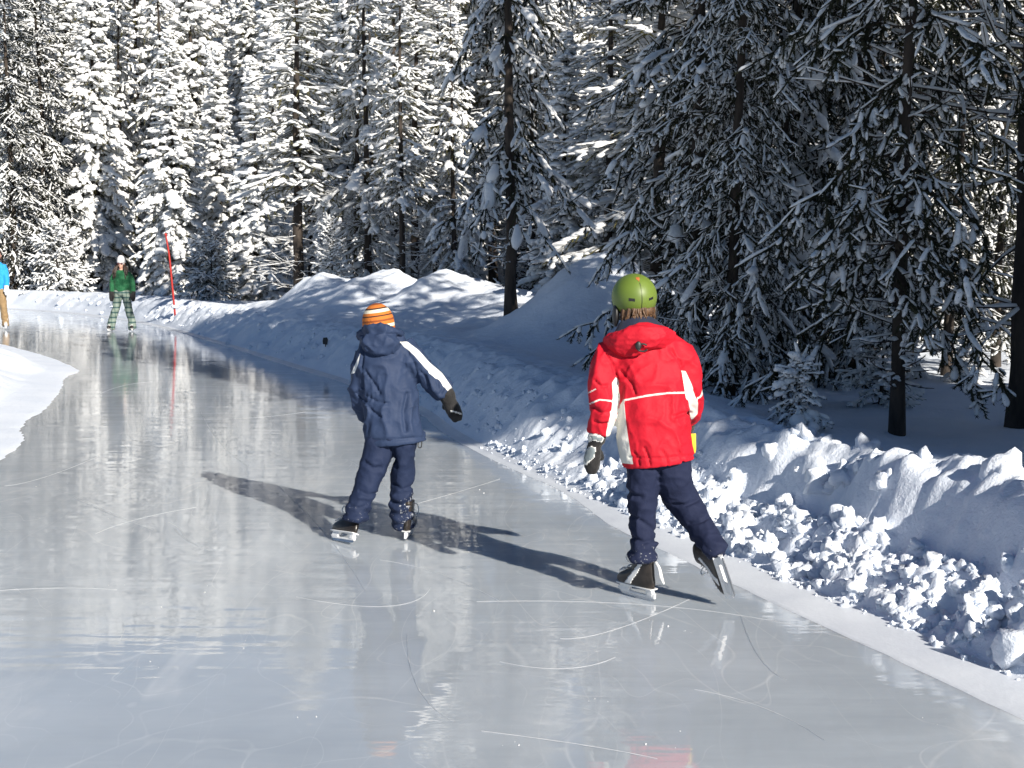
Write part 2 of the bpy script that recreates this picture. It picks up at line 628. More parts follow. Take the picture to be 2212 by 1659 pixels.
def sd_of(x, y):
    x = np.atleast_1d(np.asarray(x, float)); y = np.atleast_1d(np.asarray(y, float))
    S, Dm = np.zeros(x.shape), np.full(x.shape, 1e9)
    for i in range(len(EP) - 1):
        a, b = EP[i], EP[i + 1]
        ab = b - a
        t = np.clip(((x - a[0]) * ab[0] + (y - a[1]) * ab[1]) / (ab @ ab), 0, 1)
        dx, dy = x - (a[0] + ab[0] * t), y - (a[1] + ab[1] * t)
        d = np.hypot(dx, dy)
        sg = np.where(dx * ab[1] - dy * ab[0] > 0, 1, -1)
        m = d < np.abs(Dm)
        Dm = np.where(m, d * sg, Dm)
        S = np.where(m, EL[i] + t * math.hypot(*ab), S)
    return S, Dm


def height(s, d, x, y, detail=True):
    ye = np.interp(s, EL, EP[:, 1])
    near = 1 - sst(7.6, 10.2, ye)
    dd = d + (0.10 * vnoise(s * 1.1, d * 0.4, seed=3) + 0.05 * vnoise(s * 3.1, d * 1.5, seed=5)) * sst(0.02, 0.3, d)
    ap = 0.03 * vnoise(s * 0.6, 0 * s, seed=8) + 0.006 * vnoise(s * 7, d * 9, seed=9)
    da = d + np.where(d < 0.05, ap, 0)
    pn = np.interp(dd, [0, 0.08, 0.3, 0.50, 0.56, 0.66, 0.8, 1.0, 1.4, 2.0], [0.02, 0.06, 0.16, 0.22, 0.36, 0.54, 0.62, 0.6, 0.5, 0.42])
    pm = np.interp(dd, [0, 0.1, 0.35, 0.6, 0.85, 1.2, 1.7, 2.4], [0.03, 0.12, 0.36, 0.53, 0.6, 0.6, 0.52, 0.45])
    an = np.interp(da, [-0.6, -0.42, -0.30, -0.2, 0], [-0.12, -0.06, 0.001, 0.010, 0.02])
    am = np.interp(da, [-0.6, -0.3, -0.10, -0.03, 0], [-0.12, -0.06, 0.001, 0.012, 0.03])
    z = np.where(d < 0, an * near + am * (1 - near), pn * near + pm * (1 - near))
    up = sst(0.04, 0.25, d)
    if detail:
        f1, c1 = worley(s * 6.5 + 0.5 * vnoise(s * 5, d * 5, seed=91), d * 7.5 + 0.5 * vnoise(s * 5, d * 5, seed=92), 1)
        f2, c2 = worley(s * 15, d * 16, 2)
        clod = (0.55 - f1).clip(0) * (0.02 + 0.15 * c1 ** 3) + (0.5 - f2).clip(0) * (0.02 + 0.05 * c2 ** 2)
        zone_n = sst(0.0, 0.1, d) * (1 - sst(0.45, 0.6, d)) + 0.34 * sst(0.66, 0.8, d) * (1 - sst(1.0, 1.4, d))
        zone_m = 0.14 * sst(0.0, 0.1, d) * (1 - sst(0.9, 1.3, d))
        bl = 1 - np.abs(fbm(s * 3.4, d * 4.2, 0.0, 3, 81)) * 2.4
        b2 = 1 - np.abs(fbm(s * 9.0, d * 10.0, 3.0, 3, 85)) * 2.2
        z = z + (clod * 0.45 + 0.10 * (bl - 0.45) + 0.055 * (b2 - 0.45)) * (zone_n * near + zone_m * 0.6 * (1 - near))
        wall = 1.3 * sst(0.42, 0.54, d) * (1 - sst(0.7, 0.9, d)) * near + sst(0.1, 0.3, d) * (1 - sst(0.7, 1.0, d)) * (1 - near)
        z = z + wall * (0.05 * vnoise(s * 6, d * 1.3, seed=11) + 0.025 * vnoise(s * 14, d * 4, seed=12))
        z = z + (1 - near) * sst(0.08, 0.3, d) * (1 - sst(0.8, 1.4, d)) * (0.035 * fbm(s * 6, d * 6, o=3, seed=95) + 0.02 * np.abs(fbm(s * 11, d * 8, o=2, seed=97)))
        z = z + up * 0.03 * fbm(s * 2.4, d * 2.4, o=4, seed=21) * (1 - sst(2, 6, d) * 0.4)
    z = z + near * sst(0.6, 1.0, d) * (1 - sst(1.2, 1.8, d)) * 0.10 * vnoise(s * 0.9, 0 * s + 4, seed=33)
    bb = np.zeros_like(z)
    for bx, by, r, h in BUMPS:
        bb = bb + (h * np.exp(-((x - bx) ** 2 + (y - by) ** 2) / r ** 2)) ** 4
    bb = bb ** 0.25 * sst(0.5, 1.9, d)
    z = z + bb * (1 + 0.2 * fbm(x * 1.3, y * 1.3, o=4, seed=41))
    if detail: z = z + bb.clip(0, 0.6) * 0.09 * fbm(x * 5, y * 5, o=3, seed=43)
    z = z + sst(2, 4, d) * 0.13 * fbm(x * 0.55, y * 0.55, o=3, seed=51)
    z = z + 0.13 * np.clip(d - 20, 0, 60) * sst(20, 32, d)
    return z


def ground_z(x, y):
    s, d = sd_of(x, y)
    return float(height(s, d, np.atleast_1d(float(x)), np.atleast_1d(float(y)), False)[0])


s_of_y = lambda yy: np.interp(yy, EP[:, 1], EL)
s_near0, s_near1, s_mid = s_of_y(3.2), s_of_y(15.5), s_of_y(34)
ss = np.concatenate([np.arange(0, s_near0, 0.5), np.arange(s_near0, s_near1, 0.024), np.arange(s_near1, s_mid, 0.06), np.arange(s_mid, EL[-1], 0.25)])
ds = np.concatenate([np.arange(-0.6, 1.5, 0.024), np.arange(1.5, 5, 0.09), np.arange(5, 14, 0.4), np.geomspace(14, 130, 26)])
S2, D2 = np.meshgrid(ss, ds, indexing='ij')
ex, ey, nx, ny = edge_at(ss)
X2 = ex[:, None] + nx[:, None] * D2
Y2 = ey[:, None] + ny[:, None] * D2
Z2 = height(S2, D2, X2, Y2)
me = np_mesh('snow_ground', np.stack([X2, Y2, Z2], -1).reshape(-1, 3), grid_faces(len(ss), len(ds))[:, ::-1])
me.materials.append(M['snow']); me.materials.append(M['packed_snow'])
fi = (np.repeat(ds[None, :-1], len(ss) - 1, 0) < -0.012).astype(np.int32).ravel()
me.polygons.foreach_set('material_index', fi)
tag(put('snow_ground', me), kind='structure')

# ice sheet
me = np_mesh('ice', [(x, y, z) for z in (0, -0.8) for x, y in ((-140, -60), (120, -60), (120, 140), (-140, 140))],
             [(0, 1, 2, 3), (7, 6, 5, 4), (0, 4, 5, 1), (1, 5, 6, 2), (2, 6, 7, 3), (3, 7, 4, 0)], False)
tag(put('ice', me, M['ice']), kind='structure')

# snow on the inside of the bend
INNER = [(-3.0, -30), (-3.3, 0), (-3.75, 6), (-4.3, 10.5), (-5.0, 12.9), (-5.8, 16.0), (-6.35, 17.7), (-6.55, 18.9), (-7.5, 20.7), (-9.1, 23.3), (-11, 25.6), (-16, 29), (-26, 33), (-70, 40)]
IP = catmull([(x, y, 0) for x, y in INNER], 12)[:, :2]


def d_inner(x, y):
    D = np.full(x.shape, 1e9)
    for i in range(len(IP) - 1):
        a, b = IP[i], IP[i + 1]
        ab = b - a
        t = np.clip(((x - a[0]) * ab[0] + (y - a[1]) * ab[1]) / (ab @ ab), 0, 1)
        dx, dy = x - (a[0] + ab[0] * t), y - (a[1] + ab[1] * t)
        d = np.hypot(dx, dy)
        sg = np.where(dx * ab[1] - dy * ab[0] > 0, -1, 1)
        m = d < np.abs(D)
        D = np.where(m, d * sg, D)
    return D


gx = np.concatenate([np.geomspace(60, 12, 40) * -1, np.arange(-11.9, -2.6, 0.08)])
gy = np.concatenate([np.linspace(-25, 6, 40), np.arange(6.1, 30, 0.08), np.linspace(30.3, 42, 20)])
X3, Y3 = np.meshgrid(gx, gy, indexing='ij')
d3 = d_inner(X3, Y3)
d3n = d3 + 0.08 * fbm(X3 * 0.8, Y3 * 0.8, o=3, seed=61) + 0.01 * fbm(X3 * 4, Y3 * 4, o=2, seed=64)
Z3 = np.interp(d3n, [-0.5, -0.1, 0, 0.06, 0.5, 0.75, 1.3, 2.2, 4], [-0.15, -0.05, 0.0, 0.012, 0.045, 0.14, 0.36, 0.5, 0.55])
Z3 = Z3 + sst(0.5, 0.9, d3) * 0.09 * fbm(X3 * 1.6, Y3 * 1.6, o=4, seed=71)
me = np_mesh('snow_island', np.stack([X3, Y3, Z3], -1).reshape(-1, 3), grid_faces(len(gx), len(gy)))
tag(put('snow_ground', me, M['snow']), kind='structure')


# loose clods thrown up by the plough
def clod_template(seed):
    v, f = ball((0, 0, 0), 1.0, 12, 9)
    v = np.array([tuple(p) for p in v])
    n = 1 + 0.45 * vnoise(v[:, 0] * 1.4 + seed * 7.7, v[:, 1] * 1.4, v[:, 2] * 1.4, seed) + 0.26 * (0.5 - np.abs(vnoise(v[:, 0] * 2.2, v[:, 1] * 2.2 + seed, v[:, 2] * 2.2, seed + 9)) * 2)
    return v * n[:, None], [q if len(q) == 4 else (q[0], q[1], q[2], q[2]) for q in f]


def tri_faces(f):
    out = []
    for q in f:
        if len(q) == 3 or q[2] == q[3]:
            out.append(q[:3])
        else:
            out.append((q[0], q[1], q[2])); out.append((q[0], q[2], q[3]))
    return np.array(out)


CT = [clod_template(k) for k in range(8)]
CTF = tri_faces(CT[0][1])
VV, FF, base = [], [], 0
r = np.random.default_rng(5)


def add_clod(x, y, z, sz):
    global base
    t = CT[r.integers(8)][0]
    a = r.uniform(0, 2 * PI, 3)
    Rm = np.array((Matrix.Rotation(a[0], 3, 'Z') @ Matrix.Rotation(a[1], 3, 'X') @ Matrix.Rotation(a[2], 3, 'Y')))
    v = (t * (sz * r.uniform(0.7, 1.2, 3))) @ Rm.T + np.array((x, y, z))
    VV.append(v); FF.append(CTF + base); base += len(v)


def scatter_clods(n, y0, y1, d0, d1, smin, smax, pw, sink=0.25):
    s = r.uniform(s_of_y(y0), s_of_y(y1), n)
    d = r.uniform(d0, d1, n)
    ex, ey, nx, ny = edge_at(s)
    x, y = ex + nx * d, ey + ny * d
    z = height(s, d, x, y)
    for i in range(n):
        sz = smin + (smax - smin) * r.random() ** pw
        add_clod(x[i], y[i], max(z[i], 0) + sz * sink, sz)


scatter_clods(1500, 2.6, 9.0, 0.03, 0.5, 0.006, 0.055, 3.4, 0.0)
scatter_clods(45, 2.6, 8.6, 0.05, 0.5, 0.045, 0.12, 2.2, -0.3)
scatter_clods(90, 2.6, 8.0, 0.62, 1.1, 0.03, 0.12, 2.0, -0.3)
scatter_clods(260, 8.8, 15, 0.02, 0.5, 0.006, 0.035, 3, 0.0)
scatter_clods(420, 2.6, 11, -0.05, 0.06, 0.004, 0.024, 2.6)
scatter_clods(160, 15, 42, 0.0, 0.7, 0.02, 0.09, 3, -0.1)
me = np_mesh('snow_clods', np.concatenate(VV), np.concatenate(FF))
tag(put('snow_clods', me, M['snow']), 'loose broken snow clods thrown up along the foot of the right snowbank', 'snow', kind='stuff')

# skate cuts and snow dust lying on the ice
VV, FF, base = [], [], 0


def cut(pts, w):
    """a thin ribbon of shaved ice along the points, about w wide, 2 mm thick"""
    global base
    P = np.array(pts, float)
    T = np.gradient(P, axis=0)
    T /= np.linalg.norm(T, axis=1)[:, None] + 1e-9
    L = np.stack([-T[:, 1], T[:, 0]], 1)
    k = np.sin(np.linspace(0.05, PI - 0.05, len(P)))[:, None] * w * 0.34 * (0.15 + 1.5 * r.random((len(P), 1)) ** 1.5)
    a = np.c_[P + L * k, np.full(len(P), 0.0012)]
    b = np.c_[P - L * k, np.full(len(P), 0.0012)]
    t = np.c_[P, np.full(len(P), 0.0026)]
    v = np.concatenate([a, t, b])
    n = len(P)
    i = np.arange(n - 1)
    f = np.concatenate([np.stack([i, i + 1, i + 1 + n, i + n], 1), np.stack([i + n, i + n + 1, i + 1 + 2 * n, i + 2 * n], 1)])
    VV.append(v); FF.append(f[:, ::-1] + base); base += len(v)


def arc_px(p0, p1, p2, w, n=26):
    a, b, c = [np.array(gp(*p))[:2] for p in (p0, p1, p2)]
    t = np.linspace(0, 1, n)[:, None]
    cut((1 - t) ** 2 * a + 2 * t * (1 - t) * (2 * b - (a + c) / 2) + t * t * c, w)


for a in (((1030, 1300), (1600, 1330), (2090, 1480), .006), ((1270, 1060), (1560, 1230), (1990, 1410), .007), ((1210, 1380), (1330, 1360), (1500, 1290), .006),
          ((160, 1075), (240, 1110), (330, 1145), .012), ((330, 900), (500, 905), (660, 890), .01), ((10, 1050), (100, 1030), (215, 985), .01),
          ((895, 1090), (1000, 1060), (1080, 1035), .012), ((430, 880), (470, 950), (540, 1010), .006), ((600, 1050), (700, 1150), (790, 1280), .004),
          ((880, 1370), (900, 1480), (980, 1560), .005), ((1040, 1580), (1260, 1610), (1420, 1640), .008), ((1500, 1490), (1650, 1530), (1780, 1600), .005),
          ((1080, 1430), (1220, 1445), (1330, 1420), .005), ((820, 1210), (950, 1240), (1080, 1300), .006), ((640, 1290), (840, 1310), (930, 1270), .004),
          ((1600, 1330), (1640, 1420), (1700, 1470), .003), ((200, 860), (260, 835), (330, 825), .01), ((440, 780), (520, 800), (640, 808), .012)):
    arc_px(a[0], a[1], a[2], a[3])
for k in range(9):
    x, y = r.uniform(60, 2150), 1659 - r.random() ** 1.3 * 800
    c = np.array(gp(x, y))[:2]
    s_, d_ = sd_of(c[0], c[1])
    if d_[0] > -0.5 or d_inner(np.array([c[0]]), np.array([c[1]]))[0] > -0.5: continue
    ang = r.normal(2.0, 0.75); L = r.uniform(0.25, 1.7); cv = r.normal(0, 0.5)
    t = np.linspace(0, L, 18)
    aa = ang + cv * t
    pts = np.stack([c[0] + np.cumsum(np.cos(aa)) * L / 18, c[1] + np.cumsum(np.sin(aa)) * L / 18], 1)
    cut(pts, r.uniform(0.0006, 0.0015))
me = np_mesh('skate_cuts', np.concatenate(VV), np.concatenate(FF))
tag(put('skate_cuts', me, M['cut']), 'thin white skate cuts scratched across the grey ice', 'skate cuts', kind='stuff')

VV, FF, base = [], [], 0
for k in range(84):
    if k % 3 == 0:
        px0, py0 = r.uniform(60, 2100), 1659 - r.random() * 650
    x, y = px0 + r.normal(0, 34), py0 + r.normal(0, 12)
    if y < 820: continue
    c = gp(x, y)
    s_, d_ = sd_of(c.x, c.y)
    if d_[0] > -0.1: continue
    add_clod(c.x, c.y, 0.001, 0.001 + 0.004 * r.random() ** 4)
me = np_mesh('ice_crumbs', np.concatenate(VV), np.concatenate(FF))
tag(put('ice_crumbs', me, M['frost']), 'tiny white ice crumbs strewn over the skating track', 'ice crumbs', kind='stuff')


# ------------------------------------------------------------------ trees
def blob_template(seed):
    """a soft finger of snow along +X, flat below"""
    rr_ = np.random.default_rng(seed)
    rings, seg = 4, 6
    v, f = [(-0.06, 0, 0)], []
    for i in range(rings):
        x = (i + 0.35) / (rings - 0.3)
        w = (math.sin(PI * (0.12 + 0.76 * (i + 0.5) / rings)) ** 0.6) * rr_.uniform(0.75, 1.2)
        for j in range(seg):
            th = 2 * PI * j / seg
            z = math.sin(th) * (1.0 if math.sin(th) > 0 else 0.35) * w * rr_.uniform(0.8, 1.2)
            v.append((x + rr_.normal(0, 0.03), math.cos(th) * w * rr_.uniform(0.8, 1.15), z))
    v.append((1.06, 0, -0.1))
    for j in range(seg):
        k = (j + 1) % seg
        f.append((0, 1 + k, 1 + j))
        for i in range(rings - 1):
            a, b_, c, d = 1 + i * seg + j, 1 + i * seg + k, 1 + (i + 1) * seg + k, 1 + (i + 1) * seg + j
            f += [(a, b_, c), (a, c, d)]
        f.append((len(v) - 1, 1 + (rings - 1) * seg + j, 1 + (rings - 1) * seg + k))
    return np.array(v), np.array(f)


def needle_template(seed, n):
    """a brush of needles round a twig along +X (unit length, unit radius)"""
    rr_ = np.random.default_rng(seed)
    v, f = [], []
    for i in range(n):
        x = (i + rr_.random()) / n
        th = rr_.uniform(0, 2 * PI)
        rad = rr_.uniform(0.7, 1.15) * (1 - 0.35 * x)
        d = np.array((rr_.uniform(0.10, 0.24), math.cos(th) * rad, math.sin(th) * rad))
        side = np.array((0, -math.sin(th), math.cos(th))) * 0.22 + np.array((0.03, 0, 0))
        p = np.array((x, 0, 0))
        b0 = len(v)
        v += [p - side * 0.6, p + side * 0.6, p + d]
        f.append((b0, b0 + 1, b0 + 2))
    # the woody core
    b0 = len(v)
    for x, q in ((0, 0.22), (1.0, 0.1)):
        for j in range(3):
            v.append((x, q * math.cos(2.1 * j), q * math.sin(2.1 * j)))
    for j in range(3):
        k = (j + 1) % 3
        f += [(b0 + j, b0 + k, b0 + 3 + k), (b0 + j, b0 + 3 + k, b0 + 3 + j)]
    return np.array(v), np.array(f)


BLOBS = [blob_template(k) for k in range(6)]


def frames(D):
    D = D / (np.linalg.norm(D, axis=1)[:, None] + 1e-9)
    Z = np.zeros_like(D); Z[:, 2] = 1
    Y = np.cross(Z, D)
    ln = np.linalg.norm(Y, axis=1)[:, None]
    Y = np.where(ln > 0.05, Y / (ln + 1e-9), np.array((0, 1.0, 0)))
    return D, Y, np.cross(D, Y)


def stamp(temps, O, D, L, W, Hh, seed):
    """copies of the templates: origin O, direction D, length L, width W, height Hh"""
    rr_ = np.random.default_rng(seed)
    pick = rr_.integers(0, len(temps), len(O))
    Xd, Yd, Zd = frames(D)
    Vs, Fs, b0 = [], [], 0
    for k, (tv, tf) in enumerate(temps):
        m = pick == k
        n = int(m.sum())
        if not n: continue
        v = (O[m][:, None, :] + Xd[m][:, None, :] * (tv[None, :, 0:1] * L[m][:, None, None])
             + Yd[m][:, None, :] * (tv[None, :, 1:2] * W[m][:, None, None]) + Zd[m][:, None, :] * (tv[None, :, 2:3] * Hh[m][:, None, None]))
        f = tf[None] + (np.arange(n) * len(tv))[:, None, None] + b0
        Vs.append(v.reshape(-1, 3)); Fs.append(f.reshape(-1, 3)); b0 += n * len(tv)
    return np.concatenate(Vs), np.concatenate(Fs)


STICK = [(np.array([(0, 1, 0), (0, -.5, .87), (0, -.5, -.87), (1, .5, 0), (1, -.25, .43), (1, -.25, -.43)]),
          np.array([(0, 1, 4), (0, 4, 3), (1, 2, 5), (1, 5, 4), (2, 0, 3), (2, 3, 5)]))]


def trunk_geo(H, r0, seed, lean=0.0, seg=9):
    rr_ = np.random.default_rng(seed)
    n = 22
    t = np.linspace(0, 1, n)
    cx = np.cumsum(rr_.normal(0, 0.012, n)) + lean * t ** 1.5 * H * 0.1
    cy = np.cumsum(rr_.normal(0, 0.012, n))
    rad = r0 * ((1 - t) ** 0.85 * 0.95 + 0.05) * (1 + 0.45 * np.exp(-t * 40))
    th = np.arange(seg) * 2 * PI / seg
    k = 1 + rr_.normal(0, 0.06, (n, seg))
    V = np.stack([cx[:, None] + rad[:, None] * np.cos(th) * k, cy[:, None] + rad[:, None] * np.sin(th) * k, np.repeat((t * H - 0.25 * (t == 0))[:, None], seg, 1)], -1).reshape(-1, 3)
    i = np.arange(n - 1)[:, None] * seg
    j = np.arange(seg)[None, :]
    a, b_ = (i + j).ravel(), (i + (j + 1) % seg).ravel()
    F = np.concatenate([np.stack([a, b_, b_ + seg], 1), np.stack([a, b_ + seg, a + seg], 1)])
    return V, F, lambda z: (np.interp(z, t * H, cx), np.interp(z, t * H, cy), np.interp(z, t * H, rad))


def gen_tree(seed, H, z0, R, r0=0.12, pw=0.8, whorl=0.3, nb=6, e0=-8, e1=45, droop=0.35, tw_sp=0.11, tw_len=0.34, nr=0.05, ncount=16,
             snow_p=0.75, sw=0.04, sh=0.8, lump=0.25, dead=None, gaps=0.0, lean=0.0, hang=0.45, tip=0.12, dead_snow=0.8, humps=(), wig=0.10, sub=0):
    rr_ = np.random.default_rng(seed)
    TV, TF, axis = trunk_geo(H, r0, seed, lean)
    tw = []                        # origin, direction, length, radius, order
    st = []                        # bare wood
    sn = []                        # snow: origin, direction, length, width, height
    z = z0
    while z < H - 0.1:
        f = (z - z0) / (H - z0)
        n = max(3, int(nb * (1 - 0.4 * f) + rr_.uniform(-1, 1)))
        a0 = rr_.uniform(0, 2 * PI)
        for i in range(n):
            if rr_.random() < gaps * (0.5 + 0.5 * math.sin(z * 1.7 + seed)): continue
            zz = z + rr_.uniform(-0.5, 0.5) * whorl
            if zz > H - 0.08: continue
            az = a0 + 2 * PI * i / n + rr_.normal(0, 0.25)
            L = R * (1 - f) ** pw * rr_.uniform(0.65, 1.15) + 0.10
            e = math.radians(e0 + (e1 - e0) * f ** 1.6 + rr_.normal(0, 7))
            dh = np.array((math.cos(az), math.sin(az), 0))
            lat = np.array((-math.sin(az), math.cos(az), 0))
            cx, cy, cr = axis(zz)
            o = np.array((cx, cy, zz))
            nt_ = max(3, int(L / tw_sp))
            t = np.linspace(0.0, 1, nt_ + 1)
            dr = droop * (1 - 0.5 * f) * rr_.uniform(0.6, 1.4)
            zz_ = L * (t * math.sin(e) - dr * t ** 1.7 + tip * t ** 4)
            P = o + dh * (L * t * math.cos(e))[:, None] + np.array((0, 0, 1)) * zz_[:, None] + lat * (L * 0.08 * rr_.normal() * t ** 2)[:, None]
            P = P + np.cumsum(rr_.normal(0, wig * L / nt_, P.shape) * np.array((1, 1, 0.8)), 0)
            T = np.gradient(P, axis=0)
            for k in range(nt_):
                seg_ = P[k + 1] - P[k]
                ln = np.linalg.norm(seg_)
                st.append((P[k], seg_, ln, 0.006 + 0.012 * L * (1 - t[k]) * 0.6))
                if t[k] > 0.15:
                    tw.append((P[k], seg_, ln * 1.3, nr * 0.9))
                    if rr_.random() < snow_p * (0.6 if sub else 1):
                        w = sw * rr_.uniform(0.8, 1.5) * (0.75 if sub else 1) * (0.7 + 0.5 * t[k])
                        sn.append((P[k] + np.array((0, 0, nr * 0.35)), seg_, ln * 1.35, w, w * sh))
                    if rr_.random() < lump * 0.25:
                        w = sw * rr_.uniform(1.6, 3.2)
                        sn.append((P[k] + np.array((0, 0, nr * 0.3)), seg_, ln * rr_.uniform(1.5, 2.6), w, w * 0.7))
                if t[k] < 0.1 and L > 0.5: continue
                for sd in (-1, 1):
                    if rr_.random() < 0.12: continue
                    al = rr_.uniform(0.6, 1.15)
                    tl = tw_len * (0.45 + 0.75 * math.sin(PI * min(1, 0.2 + 0.75 * t[k]))) * rr_.uniform(0.55, 1.2) * min(1, 0.35 + L / 1.6)
                    d = T[k] / (np.linalg.norm(T[k]) + 1e-9) * math.cos(al) + lat * sd * math.sin(al)
                    d = d + np.array((0, 0, -hang * rr_.uniform(0.3, 1.5)))
                    d /= np.linalg.norm(d)
                    mid = P[k] + d * tl * 0.5
                    d2 = d + np.array((0, 0, -hang * rr_.uniform(0.1, 0.9))); d2 /= np.linalg.norm(d2)
                    tw.append((P[k], d, tl * 0.55, nr))
                    tw.append((mid, d2, tl * 0.6, nr * 0.9))
                    for (oo, dd, ll) in ((P[k], d, tl * 0.55), (mid, d2, tl * 0.6)):
                        if rr_.random() < snow_p * (0.45 + 0.55 * (1 + dd[2])):
                            w = sw * rr_.uniform(0.6, 1.25)
                            sn.append((oo + np.array((0, 0, nr * 0.3)), dd, ll, w, w * sh))
                    for q in range(sub):
                        oo = P[k] + (mid - P[k]) * rr_.uniform(0.4, 2.0) if q % 2 == 0 else mid + d2 * tl * rr_.uniform(0, 0.5)
                        d3_ = (d2 if q % 2 else d) + rr_.normal(0, 0.55, 3) + np.array((0, 0, -0.25)); d3_ /= np.linalg.norm(d3_)
                        ll = tl * rr_.uniform(0.25, 0.5)
                        tw.append((oo, d3_, ll, nr * 0.8))
                        if rr_.random() < snow_p * 0.8:
                            w = sw * rr_.uniform(0.5, 1.0)
                            sn.append((oo + np.array((0, 0, nr * 0.25)), d3_, ll, w, w * sh))
            tw.append((P[-1], T[-1], tw_len * 0.5, nr))
            sn.append((P[-1] + np.array((0, 0, nr * 0.2)), T[-1], tw_len * 0.4, sw, sw * sh))
        z += whorl * rr_.uniform(0.75, 1.25) * (1 - 0.45 * f)
    # leader
    cx, cy, cr = axis(H)
    tw.append((np.array((cx, cy, H - 0.35)), np.array((0.03, 0.02, 1)), 0.5, nr))
    sn.append((np.array((cx, cy, H - 0.1)), np.array((0.3, 0, 0.9)), 0.2, sw * 1.2, sw * 1.2))
    if dead:                        # dead lower limbs, bare, curved, with snow lying on them
        za, zb, nd, dl = dead
        for i in range(nd):
            zz = rr_.uniform(za, zb)
            az = rr_.uniform(0, 2 * PI)
            L = dl * rr_.uniform(0.35, 1.2)
            cx, cy, cr = axis(zz)
            p = np.array((cx, cy, zz))
            e = rr_.uniform(-0.5, 0.3)
            cu = rr_.uniform(0.0, 0.28)
            for k in range(5):
                d = np.array((math.cos(az) * math.cos(e), math.sin(az) * math.cos(e), math.sin(e)))
                ln = L / 5
                st.append((p, d, ln * 1.05, 0.004 + 0.009 * (1 - k / 5)))
                if rr_.random() < dead_snow:
                    w = rr_.uniform(0.010, 0.024)
                    sn.append((p + np.array((0, 0, 0.008)), d, ln * 1.1, w, w * 1.1))
                if k > 0 and rr_.random() < 0.75:
                    d2 = d + np.array((rr_.normal(0, .6), rr_.normal(0, .6), rr_.normal(-0.15, .4)))
                    st.append((p, d2, ln * 1.1, 0.004))
                    if rr_.random() < dead_snow: sn.append((p + np.array((0, 0, 0.006)), d2, ln * 1.1, 0.012, 0.014))
                p = p + d * ln
                e += cu * rr_.uniform(0.5, 1.5)
                az += rr_.normal(0, 0.12)
    S = [np.array([np.asarray(q[k]) for q in st]) for k in range(4)]
    v1, f1 = stamp(STICK, S[0], S[1], S[2], S[3], S[3], seed)
    wood = np_mesh('trunk', np.concatenate([TV, v1]), np.concatenate([TF, f1 + len(TV)]))
    A = [np.array([np.asarray(q[k]) for q in tw]) for k in range(4)]
    nv, nf = stamp([needle_template(seed * 10 + k, ncount) for k in range(5)], A[0], A[1], A[2], A[3], A[3], seed + 1)
    crown = np_mesh('crown', nv, nf, False)
    Q = [np.array([np.asarray(q[k]) for q in sn]) for k in range(5)]
    sv, sf = stamp(BLOBS, Q[0], Q[1], Q[2], Q[3], Q[4], seed + 2)
    for (hx, hy, hz, ha, hb) in humps:      # great pillows of snow lodged in the crown
        v, f = ball((0, 0, 0), 1, 22, 14)
        v = np.array([tuple(p) for p in v])
        k = 1 + 0.3 * vnoise(v[:, 0] * 1.6 + hx * 9, v[:, 1] * 1.6, v[:, 2] * 1.6, 5) + 0.2 * vnoise(v[:, 0] * 4, v[:, 1] * 4 + hz, v[:, 2] * 4, 6)
        v = v * k[:, None] * np.array((ha, ha, hb)) + np.array((hx, hy, hz))
        sf = np.concatenate([sf, tri_faces([q if len(q) == 4 else (*q, q[2]) for q in f]) + len(sv)])
        sv = np.concatenate([sv, v])
    snow = np_mesh('snow', sv, sf)
    return wood, crown, snow


def set_m(tr, bark='bark', ndl='needle'):
    for me, k in zip(tr, (bark, ndl, 'tree_snow')):
        me.materials.clear()
        me.materials.append(M[k])
    return tr


PR = {}
# sunlit forest trees seen at 25 to 70 m: bigger twigs, heavier snow
PR['broad'] = [set_m(gen_tree(11 + k, 15, 0.3, 2.1, 0.16, 0.75, 0.36, 7, -10, 40, 0.7, 0.17, 0.46, 0.075, 18, 0.95, 0.105, 0.75, 1.5, hang=0.45)) for k in range(2)]
PR['narrow'] = [set_m(gen_tree(21 + k, 12, 0.3, 1.25, 0.12, 0.7, 0.32, 6, -15, 45, 0.7, 0.14, 0.38, 0.065, 16, 0.98, 0.095, 0.8, 1.5, hang=0.45)) for k in range(2)]
PR['thin'] = [set_m(gen_tree(31 + k, 17, 5.5, 1.5, 0.14, 0.7, 0.45, 5, -5, 40, 0.5, 0.17, 0.48, 0.07, 14, 0.88, 0.08, 0.8, 0.5, dead=(0.8, 8, 110, 1.5), gaps=0.3, hang=0.5)) for k in range(2)]
PR['ragged'] = [set_m(gen_tree(41 + k, 14, 1.8, 1.7, 0.13, 0.6, 0.42, 5, -15, 35, 0.65, 0.15, 0.42, 0.065, 15, 0.92, 0.08, 0.8, 0.6, dead=(0.4, 5, 60, 1.2), gaps=0.6, hang=0.6)) for k in range(2)]
